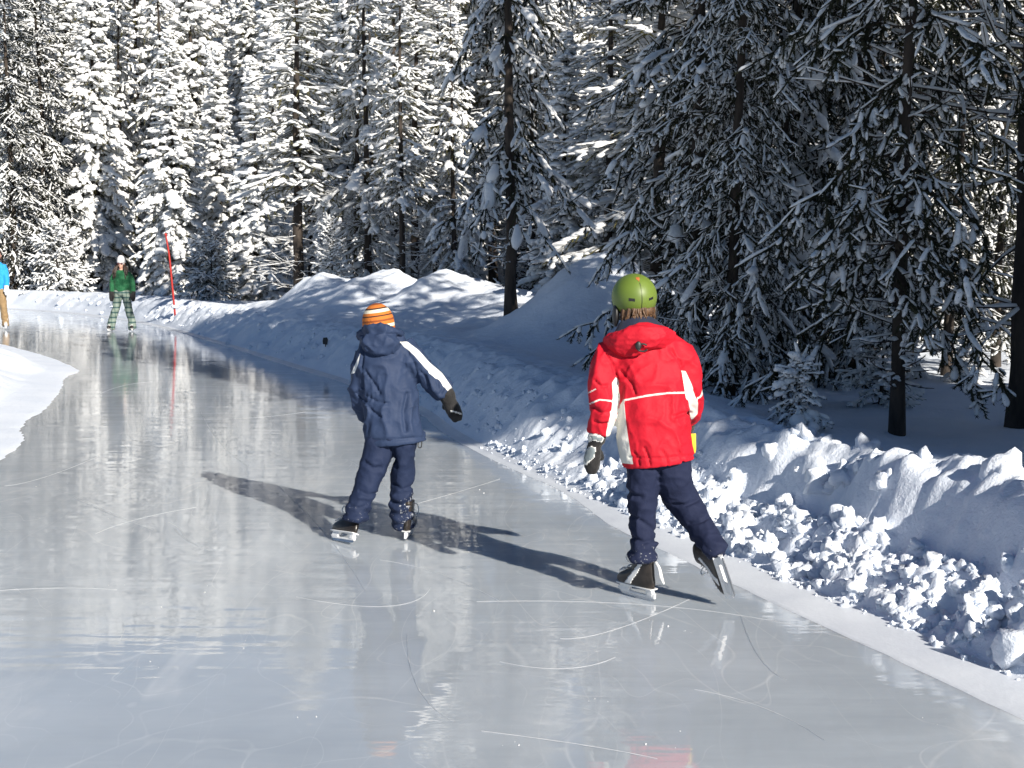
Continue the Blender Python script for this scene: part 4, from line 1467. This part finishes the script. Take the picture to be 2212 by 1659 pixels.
groove(tk, [[(1358, 1112), (1385, 1126), (1420, 1150)], [(1362, 1160), (1390, 1172), (1420, 1165)], [(1455, 1090), (1480, 1092), (1508, 1080)], [(1488, 1130), (1510, 1128), (1530, 1118)], [(1420, 1000), (1424, 1020), (1421, 1040)], [(1352, 1060), (1370, 1072), (1385, 1074)]], 0.012, 0.009, 445)
z = coords(tk)[:, 2]
attr(tk, 'dust', 0.27 * (1 - sst(0.24, 0.40, z)) - 0.5 * sst(0.34, 0.5, z))
put('trousers', tk, M['navy_trousers'], R)
mt = mitten(R, [(1292, 932, 6.0, 18, .045), (1289, 948, 6.0, 20, .048), (1285, 960, 6.0, 15, .04), (1282, 975, 6.0, 17, .042), (1279, 998, 6.0, 18, .042), (1279, 1014, 6.0, 15, .034), (1279, 1024, 6.0, 9, .02)],
            [(1287, 968, 6.03, 7, .02), (1296, 980, 6.06, 7.5, .02), (1298, 994, 6.07, 6.5, .016)], M['black_fleece'])
for pg, of, mtl, nm in (([(1268, 948), (1274, 936), (1300, 940), (1305, 948), (1298, 956), (1280, 951), (1272, 955)], .0025, 'pale_trim', 'cuff_trim'),
                        ([(1276, 942), (1300, 944), (1302, 949), (1296, 953), (1281, 948)], .0045, 'grey_fabric', 'cuff_panel'),
                        ([(1266, 972), (1276, 964), (1287, 966), (1285, 988), (1266, 1005), (1261, 1000), (1262, 985)], .0025, 'pale_trim', 'back_trim'),
                        ([(1267, 974), (1276, 966), (1285, 968), (1283, 986), (1266, 1000), (1263, 990)], .0045, 'grey_fabric', 'back_panel')):
    put(nm, decal(mt.data, px_mask(pg, 0.2), of, nm), M[mtl], mt)
mitten(R, [(1489, 902, 6.22, 17, .045), (1484, 918, 6.26, 17, .045), (1478, 940, 6.3, 17, .04), (1474, 958, 6.3, 10, .024)], [(1478, 915, 6.26, 7, .02), (1468, 932, 6.26, 7, .018), (1466, 940, 6.26, 6, .015)], M['black_fleece'])
tg = MB(); tg.add(*prism([(.0, 0), (.024, .002), (.026, -.075), (.022, -.095), (.0, -.092)], -.002, .002)).xf(Matrix.Translation(vp(1492.5, 937, 6.0)))
put('ticket', tg.mesh('ticket', False), M['yellow_card'], R)
# helmet
HC = vp(1370, 641, 6.17)
HR = (.1105, .125, .1145)
HM = Matrix.Translation(HC) @ Matrix.Rotation(math.radians(11), 4, 'Z') @ Matrix.Rotation(math.radians(-3), 4, 'Y')


def ell(ph, th, k=1.0):               # ph = 0 at the back of the head, + to the right; th from the crown down
    return Vector((HR[0] * k * math.sin(th) * math.sin(ph), -HR[1] * k * math.sin(th) * math.cos(ph), HR[2] * k * math.cos(th)))


mb = MB(); sg, rg = 56, 24
for ring in range(rg + 8):
    for j in range(sg):
        ph = 2 * PI * j / sg - PI
        low = math.radians(128 - 34 * sst(1.5, 2.3, abs(ph)) + 2.5 * math.cos(ph * 4)) - 0.05 * math.exp(-(ph / 0.5) ** 2)
        if ring < rg:
            t = (ring + 0.001) / (rg - 1)
            mb.v.append(tuple(ell(ph, low * t, 1.0 - 0.015 * sst(.94, 1, t))))
        else:
            t = 1 - (ring - rg) / 7 * 0.8
            mb.v.append(tuple(ell(ph, low * t, 0.90)))
for i in range(rg + 7):
    for j in range(sg):
        a, b_ = i * sg + j, i * sg + (j + 1) % sg
        mb.f.append((a, a + sg, b_ + sg, b_))
helmet = put('helmet', mb.xf(HM).mesh('helmet'), M['helmet_green'], R)


def patch(pts, off, n=1):             # a polygon (ph, th in degrees) laid on the shell with a 1 mm edge
    q = MB(); k = len(pts)
    q.v = [tuple(ell(math.radians(a), math.radians(b_), 1 + off)) for a, b_ in pts] + [tuple(ell(math.radians(a), math.radians(b_), .995)) for a, b_ in pts]
    q.f = [tuple(range(k))] + [(i, i + k, (i + 1) % k + k, (i + 1) % k) for i in range(k)]
    return q.xf(HM)


for a0 in (-32, 17):
    v = patch([(a0, 90), (a0 + 15, 92), (a0 + 15, 99), (a0, 97)] if a0 < 0 else [(a0 + 4, 93), (a0 + 19, 90), (a0 + 19, 96), (a0 + 4, 99)], .012)
    put('vent', v.mesh('vent', False), M['black'], helmet)
sp = [(-1.2 + 1.4 * math.sin(t / 60), t) for t in range(52, 122, 5)]
put('seam', patch(sp + [(a + 1.5, t) for a, t in reversed(sp)], .01).mesh('seam', False), M['black'], helmet)
put('emblem', patch([(-9, 36), (-5, 32.5), (-1, 34), (3, 31.5), (8, 35), (6, 40), (2, 44), (0, 49), (-3, 44), (-8, 41)], .011).mesh('emblem', False), M['orange_paint'], helmet)
rm = MB(); ring = [tuple(HM @ ell(ph, math.radians(128 - 34 * float(sst(1.5, 2.3, abs(ph))) + 2.5 * math.cos(ph * 4)) - 0.05 * math.exp(-(ph / 0.5) ** 2), .985)) + (.005, .005) for ph in np.linspace(-PI, PI, 41)]
put('rim', rm.add(*tube(ring, 8, 2)).mesh('rim'), M['black'], helmet)
for sg_ in (-1, 1):
    ep = MB(); ep.add(*ball(HM @ Vector((.098 * sg_, .0, -.085)), (.018, .042, .058), 16, 12))
    put('ear_pad', ep.mesh('ear_pad'), M['black'], helmet)
# hair under the helmet
hb = MB(); rh = np.random.default_rng(3)
hb.add(*ball(vp(1382, 672, 6.14), (.078, .075, .05), 18, 12))
for k in range(120):
    ph = rh.uniform(-1.15, 1.15)
    p = HM @ (ell(ph, math.radians(rh.uniform(108, 122)), .86))
    ln = rh.uniform(.045, .10)
    dx = rh.normal(0, .012)
    hb.add(*tube([tuple(p) + (.007, .007), (p.x + dx * .4, p.y - .004, p.z - ln * .5, .008, .008), (p.x + dx, p.y - rh.uniform(.004, .022), p.z - ln, .002, .002)], 7, 4))
put('hair', hb.mesh('hair'), M['brown_hair'], body)
# skates
hd_ = (toe - heel).normalized()
bt = skate(R, frame((-.1, 0, 0), (heel.x, heel.y, 0.001), (hd_.x * .9, hd_.y, 0), (0.03, 0.0, 1)), 0.94, M['black_leather'], M['white_plastic'])
lc = MB(); lc.add(*tube([tuple(vp(1416, 1214, 5.99)) + (.006, .005), tuple(vp(1424, 1228, 5.97)) + (.008, .005), tuple(vp(1428, 1246, 5.96)) + (.009, .005), tuple(vp(1434, 1262, 5.96)) + (.005, .004)], 8, 5))
put('loose_lace', lc.mesh('loose_lace'), M['white_lace'], bt)
skate(R, frame((.14, 0, .02), vp(1587, 1291, 5.86), (.07, .06, -.19), (-.52, .7, .5)), 0.94, M['black_leather'], M['white_plastic'])

# ---------------- the skater in the dark blue jacket
hl2, to2 = gp(760, 1172), gp(708, 1178)
B = person((gp(875, 1168).x, gp(875, 1168).y, 0), 'child in dark blue jacket and striped orange hat leaning left while skating away')
TOR = [(822, 702, 7.5, 28, .075), (824, 732, 7.48, 48, .1), (828, 762, 7.46, 60, .115), (834, 810, 7.44, 63, .125), (841, 860, 7.42, 62, .13), (848, 905, 7.4, 63, .13), (853, 938, 7.38, 66, .13), (855, 957, 7.38, 67, .13)]
RA = [(866, 752, 7.45, 32, .075), (892, 776, 7.43, 29, .074), (917, 806, 7.41, 26, .067), (944, 833, 7.4, 24, .06), (964, 848, 7.4, 22, .054)]
LA = [(793, 762, 7.48, 30, .075), (781, 812, 7.47, 25, .07), (779, 862, 7.48, 22, .064), (790, 893, 7.55, 21, .058), (808, 902, 7.68, 19, .052)]
LL = [(826, 940, 7.38, 36, .105), (814, 986, 7.36, 31, .095), (800, 1028, 7.33, 28, .085), (788, 1063, 7.3, 26, .076), (776, 1092, 7.28, 24, .07), (769, 1114, 7.27, 26, .072), (766, 1127, 7.27, 24, .065)]
RL = [(872, 935, 7.38, 34, .105), (874, 986, 7.38, 23, .09), (870, 1023, 7.4, 25, .085), (867, 1065, 7.4, 25, .078), (866, 1090, 7.39, 26, .075), (870, 1120, 7.40, 25, .075), (872, 1134, 7.42, 23, .068)]
hp, P, R3 = head_parts(vp(817, 694, 7.48), 0.97, math.radians(12))
bp = hp + [tube(rows(shrink(L, .62)), 14, 5) for L in (TOR, LA, RA, LL[:-2], RL[:-2])]
bp.append(tube(rows([(818, 702, 7.48, 20, .05), (822, 735, 7.48, 22, .055)]), 14, 5))
bp.append(tube(rows([(964, 848, 7.4, 12, .032), (975, 875, 7.4, 12, .028), (985, 900, 7.4, 9, .022)]), 12, 4))
bp.append(tube(rows([(806, 902, 7.68, 12, .032), (830, 905, 7.72, 12, .028), (845, 905, 7.72, 9, .022)]), 12, 4))
body = put('body', fuse(bp, 'body', 0.009, 2), M['skin'], B)
eyes(P, R3, .97, body)
jk = fuse([tube(rows(TOR), 40, 10, 0.04, 14, seed=4), tube(rows(LA), 26, 10, 0.07, 26, seed=3), tube(rows(RA), 26, 10, 0.09, 30, seed=8)], 'jacket', 0.009, 4,
          folds(0.018, 7.5, 61, (1, 1, 0.7), 0.004, 24, hem=vp(855, 955, 7.38).z))
panel_attr(jk, [[(862, 738), (880, 738), (905, 757), (928, 783), (955, 806), (980, 842), (968, 846), (948, 820), (935, 812), (914, 790), (895, 768)],
                [(779, 762), (768, 785), (758, 808), (766, 806), (773, 788)]], [], 365)
groove(jk, [[(786, 748), (781, 790), (783, 850)], [(873, 748), (893, 780), (902, 815), (908, 840)], [(908, 840), (914, 900), (917, 944)], [(792, 953), (850, 950), (918, 944)],
            [(905, 800), (918, 812), (925, 830)], [(920, 790), (932, 812), (938, 836)], [(938, 808), (946, 824), (948, 842)], [(958, 824), (958, 840), (952, 850)], [(792, 855), (815, 868), (838, 872)], [(790, 872), (806, 890), (822, 900)], [(788, 800), (812, 835), (820, 850)],
            [(768, 850), (780, 862), (790, 866)], [(880, 850), (872, 890), (876, 930)]], 0.013, 0.009, 365)
jacket = put('jacket', jk, M['blue_jacket'], B)
hood = fuse([ball(vp(822, 743, 7.37), (.120, .07, .075)), ball(vp(824, 726, 7.43), (.10, .085, .05)), tube(rows([(780, 726, 7.5, 9, .025), (794, 716, 7.40, 11, .03), (824, 711, 7.355, 12, .03), (850, 715, 7.39, 10, .028), (866, 724, 7.48, 8, .022)]), 16, 8, .1, 30)],
            'hood', 0.008, 4, folds(0.018, 10, 15, (1, 1, 1), 0.003, 36))
put('hood', hood, M['blue_cloth'], jacket)
tk = fuse([tube(rows(LL), 26, 10, 0.06, 20, seed=12), tube(rows(RL), 26, 10, 0.08, 22, seed=16), ball(vp(850, 940, 7.38), (.16, .125, .08))], 'trousers', 0.009, 4, folds(0.010, 9, 71, (1, 1, 1.0), 0.003, 26, bunch=0.2))
groove(tk, [[(776, 1060), (795, 1070), (815, 1066)], [(850, 1045), (868, 1058), (893, 1050)], [(848, 1085), (868, 1092), (890, 1086)], [(757, 1092), (775, 1098), (792, 1092)], [(846, 965), (852, 990), (856, 1010)], [(790, 1000), (806, 1012), (820, 1010)]], 0.012, 0.01, 365)
c_ = coords(tk); z = c_[:, 2]
attr(tk, 'dust', 0.22 * (1 - sst(0.2, 0.36, z)) - 0.5 * sst(0.28, 0.45, z) + 0.12 * sst(vp(850, 1100, 7.35).x, vp(890, 1100, 7.35).x, c_[:, 0]) * (1 - sst(0.3, 0.5, z)))
put('trousers', tk, M['blue_trousers'], B)
dc = MB(); dc.add(*tube([tuple(vp(905, 945, 7.33)) + (.003, .003), tuple(vp(911, 955, 7.32)) + (.003, .003), tuple(vp(909, 967, 7.32)) + (.003, .003), tuple(vp(903, 964, 7.32)) + (.003, .003), tuple(vp(905, 950, 7.33)) + (.003, .003)], 6, 4))
put('drawcord', dc.mesh('drawcord'), M['black'], jacket)
mt = mitten(B, [(961, 846, 7.4, 18, .05), (967, 858, 7.4, 18, .05), (972, 870, 7.4, 15, .042), (978, 883, 7.4, 17, .045), (985, 898, 7.4, 15, .04), (989, 910, 7.4, 9, .022)],
            [(965, 868, 7.4, 6, .02), (960, 878, 7.42, 6, .018), (962, 884, 7.43, 4, .012)], M['black_fleece'])
put('cuff_trim', decal(mt.data, px_mask([(974, 886), (985, 888), (997, 893), (997, 896), (985, 892), (973, 889)], 0.3), .003, 'cuff_trim'), M['pale_trim'], mt)
mitten(B, [(806, 902, 7.68, 16, .05), (822, 904, 7.72, 16, .046), (842, 906, 7.72, 16, .044), (856, 906, 7.71, 9, .024)], [(820, 896, 7.74, 6, .02), (835, 890, 7.75, 6, .018), (842, 890, 7.75, 5, .014)], M['black_fleece'])
# knit hat, its stripes told by the height along its own axis
HM2 = Matrix.Translation(vp(817, 697, 7.48)) @ Matrix.Rotation(math.radians(10), 4, 'Z') @ Matrix.Rotation(math.radians(-8), 4, 'Y')
mb = MB(); hh = []
sg, rg = 40, 22
for i in range(rg):
    t = i / (rg - 1)
    if t < .55:
        th = t / .55 * PI / 2
        rr2, zz2 = math.sin(th + .001), math.cos(th)
    else:
        rr2, zz2 = 1.0 - .04 * (t - .55), -(t - .55) / .45 * .62
    for j in range(sg):
        a = 2 * PI * j / sg
        k = 1 + 0.012 * mn.noise(Vector((math.cos(a) * 2, math.sin(a) * 2, zz2 * 4)))
        mb.v.append((.096 * rr2 * k * math.cos(a), .122 * rr2 * k * math.sin(a) - .008, .118 * zz2))
        hh.append((zz2 + .62) / 1.62)
for i in range(rg - 1):
    for j in range(sg):
        a, b_ = i * sg + j, i * sg + (j + 1) % sg
        mb.f.append((a, a + sg, b_ + sg, b_))
mb.f.append(tuple((rg - 1) * sg + j for j in range(sg - 1, -1, -1)))
hm = mb.xf(HM2).mesh('knit_hat')
attr(hm, 'panel', hh)
put('knit_hat', hm, M['striped_knit'], B)
skate(B, frame((-.02, 0, 0), (hl2 + to2) * .5 + Vector((0.035, 0, .012)), (-.62, .62, -.06), (.5, .05, .86)), 0.88, M['black_leather'])
skate(B, frame((-.09, 0, 0), gp(875, 1169) + Vector((0, 0, .001)), (.12, .99, 0), (.06, 0, 1)), 0.88, M['black_leather'])

# ---------------- the skater in green, coming towards the camera
GY = 29.4
G = person((gp(261, 716).x, GY, 0), 'distant skater in green jacket, plaid trousers and white hat gliding towards the viewer')
TOR = [(262, 583, GY, 7, .07), (262, 588, GY, 16, .11), (263, 597, GY, 19, .13), (264, 612, GY, 19, .135), (264, 625, GY, 19, .14), (264, 630, GY, 18, .13)]
LA = [(249, 590, GY, 7, .075), (244, 602, GY, 6.2, .07), (242, 620, GY - .05, 5.6, .062), (241, 634, GY - .08, 5, .055)]
RA = [(276, 590, GY, 7, .075), (284, 602, GY, 6.4, .07), (287, 620, GY - .05, 5.8, .062), (287, 634, GY - .08, 5, .055)]
LL = [(255, 627, GY, 10, .12), (254, 645, GY, 9, .1), (250, 668, GY - .04, 8, .085), (243, 690, GY - .02, 8.2, .085), (240, 708, GY, 8.6, .09), (239.5, 711, GY, 7.5, .08)]
RL = [(273, 627, GY, 10, .12), (274, 645, GY, 9, .1), (278, 668, GY - .04, 8, .085), (284, 690, GY - .02, 8.2, .085), (286, 708, GY, 8.6, .09), (286.5, 711, GY, 7.5, .08)]
hp, P, R3 = head_parts(vp(261.5, 570, GY), 1.02, PI)
bp = hp + [tube(rows(shrink(L, .62)), 14, 5) for L in (TOR, LA, RA, LL[:-2], RL[:-2])]
bp.append(tube(rows([(261.5, 576, GY, 4.6, .055), (262, 586, GY, 5, .06)]), 12, 4))
for x in (241, 287.5):
    bp.append(tube(rows([(x, 632, GY - .08, 3, .03), (x, 640, GY - .1, 3.4, .02), (x, 648, GY - .1, 2, .018)]), 12, 4))
body = put('body', fuse(bp, 'body', 0.012, 2), M['skin'], G)
put('jacket', fuse([tube(rows(L), 24, 8, .05, 14, seed=i) for i, L in enumerate((TOR, LA, RA))], 'jacket', 0.014, 3, folds(0.014, 7, 3, (1, 1, 1), 0.004, 22)), M['green_jacket'], G)
put('trousers', fuse([tube(rows(L), 24, 8, .05, 14, seed=i) for i, L in enumerate((LL, RL))] + [ball(vp(264, 631, GY), (.195, .14, .11))], 'trousers', 0.014, 3, folds(0.012, 7, 13, (1, 1, 1), 0.003, 22)), M['plaid'], G)
put('knit_hat', fuse([ball(vp(261.5, 563, GY), (.094, .112, .13)), tube(rows([(261.5, 563, GY, 8.8, .116), (261.5, 567, GY, 9, .118)]), 20, 4)], 'knit_hat', .009, 3), M['white_knit'], G)
gl = MB()
for sgx in (-1, 1):
    gl.add(*ball(P(.034 * sgx, .083, .006), (.034, .012, .022), 14, 8))
gl.add(*ball(P(0, .09, .01), (.02, .008, .008), 10, 6))
put('sunglasses', gl.mesh('sunglasses'), M['dark_lens'], G)
hb = MB()
hb.add(*ball(vp(261.5, 572, GY + .05), (.09, .08, .12), 16, 10))
for k in range(70):
    sgx = -1 if k % 2 else 1
    x0 = sgx * rh.uniform(.065, .09); p = P(x0, rh.uniform(-.04, .04), -.02)
    ln = rh.uniform(.16, .34); ox = -sgx * rh.uniform(.03, .10)
    hb.add(*tube([tuple(p) + (.012, .012), (p.x + ox * .6, p.y - .05, p.z - ln * .5, .016, .014), (p.x + ox, p.y - .09, p.z - ln, .005, .005)], 7, 4))
put('hair', hb.mesh('hair'), M['dark_hair'], body)
for x in (241, 287.5):
    sgx = 1 if x < 260 else -1
    mitten(G, [(x, 630, GY - .08, 5.5, .06), (x, 636, GY - .09, 5.2, .055), (x, 644, GY - .1, 5, .04), (x, 651, GY - .1, 3, .025)], [(x + sgx * 3, 637, GY - .12, 2, .02), (x + sgx * 4.4, 641, GY - .15, 2, .018), (x + sgx * 4.6, 644, GY - .16, 1.6, .014)], M['black_fleece'], 'glove')
skate(G, frame((0, 0, 0), (vp(239, 716, GY).x, GY, 0.001), (-.18, -1, 0), (.12, 0, 1)), 1.08, M['black_leather'])
skate(G, frame((0, 0, 0), (vp(287, 716, GY).x, GY, 0.001), (.2, -1, 0), (-.12, 0, 1)), 1.08, M['black_leather'])

# ---------------- the skater cut by the left border
BY = 30.2
A_ = person((gp(2, 713).x, BY, 0), 'person in bright blue jacket and tan trousers half cut off by the left border')
TOR = [(-6, 566, BY, 7, .075), (-6, 573, BY, 15, .11), (-6, 585, BY, 19, .13), (-5, 605, BY, 19, .135), (-4, 622, BY, 18, .135), (-4, 627, BY, 16, .12)]
RA = [(6, 573, BY, 7, .075), (11, 586, BY, 6.5, .07), (14, 606, BY - .04, 6, .062), (14, 620, BY - .1, 5, .055)]
LA = [(-19, 573, BY, 7, .075), (-24, 586, BY, 6.5, .07), (-27, 606, BY - .04, 6, .062), (-26, 620, BY - .1, 5, .055)]
RL = [(3, 622, BY, 10, .12), (5, 645, BY - .04, 8.6, .1), (8, 668, BY - .05, 7.6, .085), (11, 690, BY, 7.4, .085), (12.5, 702, BY, 7.6, .088), (13, 705, BY, 6.6, .08)]
LL = [(-13, 622, BY, 10, .12), (-16, 645, BY + .1, 8.6, .1), (-22, 668, BY + .2, 7.6, .085), (-28, 688, BY + .35, 7.4, .085), (-30, 698, BY + .4, 7.6, .088), (-31, 701, BY + .42, 6.6, .08)]
hp, P, R3 = head_parts(vp(-5, 552, BY), 1.05, PI + .5)
bp = hp + [tube(rows(shrink(L, .62)), 14, 5) for L in (TOR, LA, RA, LL[:-2], RL[:-2])]
bp.append(tube(rows([(-5, 558, BY, 4.8, .06), (-6, 570, BY, 5.4, .065)]), 12, 4))
for x in (14, -26):
    bp.append(tube(rows([(x, 618, BY - .1, 3, .03), (x, 627, BY - .12, 3.4, .02), (x, 635, BY - .12, 2, .018)]), 12, 4))
body = put('body', fuse(bp, 'body', 0.012, 2), M['skin'], A_)
put('jacket', fuse([tube(rows(L), 24, 8, .05, 14, seed=i + 4) for i, L in enumerate((TOR, LA, RA))], 'jacket', 0.014, 3, folds(0.014, 7, 8, (1, 1, 1), 0.004, 22)), M['sky_jacket'], A_)
put('trousers', fuse([tube(rows(L), 24, 8, .05, 14, seed=i + 9) for i, L in enumerate((LL, RL))] + [ball(vp(-5, 627, BY), (.19, .14, .11))], 'trousers', 0.014, 3, folds(0.012, 7, 18, (1, 1, 1), 0.003, 22)), M['tan_trousers'], A_)
hb = MB(); hb.add(*ball(vp(-5, 548, BY + .03), (.094, .112, .10), 18, 12))
for k in range(40):
    a = rh.uniform(0, 2 * PI)
    p = vp(-5, 552, BY + .03) + Vector((math.cos(a) * .085, abs(math.sin(a)) * .09, -.02))
    hb.add(*tube([tuple(p) + (.012, .012), (p.x, p.y, p.z - .05, .012, .012), (p.x, p.y, p.z - .09, .003, .003)], 7, 4))
put('hair', hb.mesh('hair'), M['dark_hair'], body)
for x in (14, -26):
    sgx = -1 if x > 0 else 1
    mitten(A_, [(x, 617, BY - .1, 5, .055), (x, 624, BY - .11, 5, .05), (x, 632, BY - .12, 4.6, .036), (x, 638, BY - .12, 3, .022)], [(x + sgx * 3, 624, BY - .14, 2, .02), (x + sgx * 4.4, 628, BY - .17, 2, .018), (x + sgx * 4.6, 631, BY - .18, 1.6, .014)], M['white_knit'], 'glove')
skate(A_, frame((0, 0, 0), (vp(13, 713, BY).x, BY, 0.001), (.35, -.9, 0), (0, 0, 1)), 1.1, M['white_plastic'])
skate(A_, frame((0, 0, 0), (vp(-31, 708, BY + .42).x, BY + .42, 0.001), (-.3, -.9, 0), (.12, 0, 1)), 1.1, M['white_plastic'])
for root in (R, B, G, A_):
    hang(None, root)

# ------------------------------------------------------------------ the red pole and the dark tag at the ice edge
pb, pt = vp(378, 664, 31.5), vp(358, 507, 31.5)
e = empty('marker_pole', (pb.x, pb.y, pb.z))
tag(e, 'thin red marker pole leaning left in the snowbank behind the skater in green', 'marker pole')
q = pt - pb
mb = MB(); mb.add(*tube([(0, 0, -.25, .026, .026), (q.x * .3, 0, q.z * .3, .025, .025), (q.x * .7 + .02, 0, q.z * .7, .024, .024), (q.x, 0, q.z, .021, .021)], 12, 6))
put('pole', mb.mesh('pole'), M['red_paint'], e)
mb = MB(); mb.add(*tube([(q.x * .985, 0, q.z * .985, .034, .034), (q.x * 1.01, 0, q.z * 1.01, .034, .034), (q.x * 1.02, 0, q.z * 1.02, .02, .02)], 12, 3))
put('cap', mb.mesh('cap'), M['red_paint'], e)
mb = MB()
for k in range(9):
    a = k * .7
    mb.add(*ball((.05 * math.cos(a), .05 * math.sin(a), .02), (.05, .05, .045), 10, 8))
put('snow_collar', mb.mesh('snow_collar'), M['snow'], e)

p = vp(703, 773, 19.6)
e = empty('marker_tag', (p.x, p.y, ground_z(p.x, p.y) - 0.02))
tag(e, 'small black tag sticking out of shaded snow left of the dark blue skater', 'tag')
mb = MB(); mb.add(*prism([(-.035, .03), (.03, .02), (.045, .10), (.03, .135), (-.03, .13), (-.04, .08)], -.008, .008))
put('flap', mb.mesh('flap', False), M['black'], e)
mb = MB(); mb.add(*tube([(0, 0, -.1, .008, .008), (.003, 0, .0, .008, .008), (.004, 0, .09, .006, .006)], 8, 4))
put('stick', mb.mesh('stick'), M['black'], e)
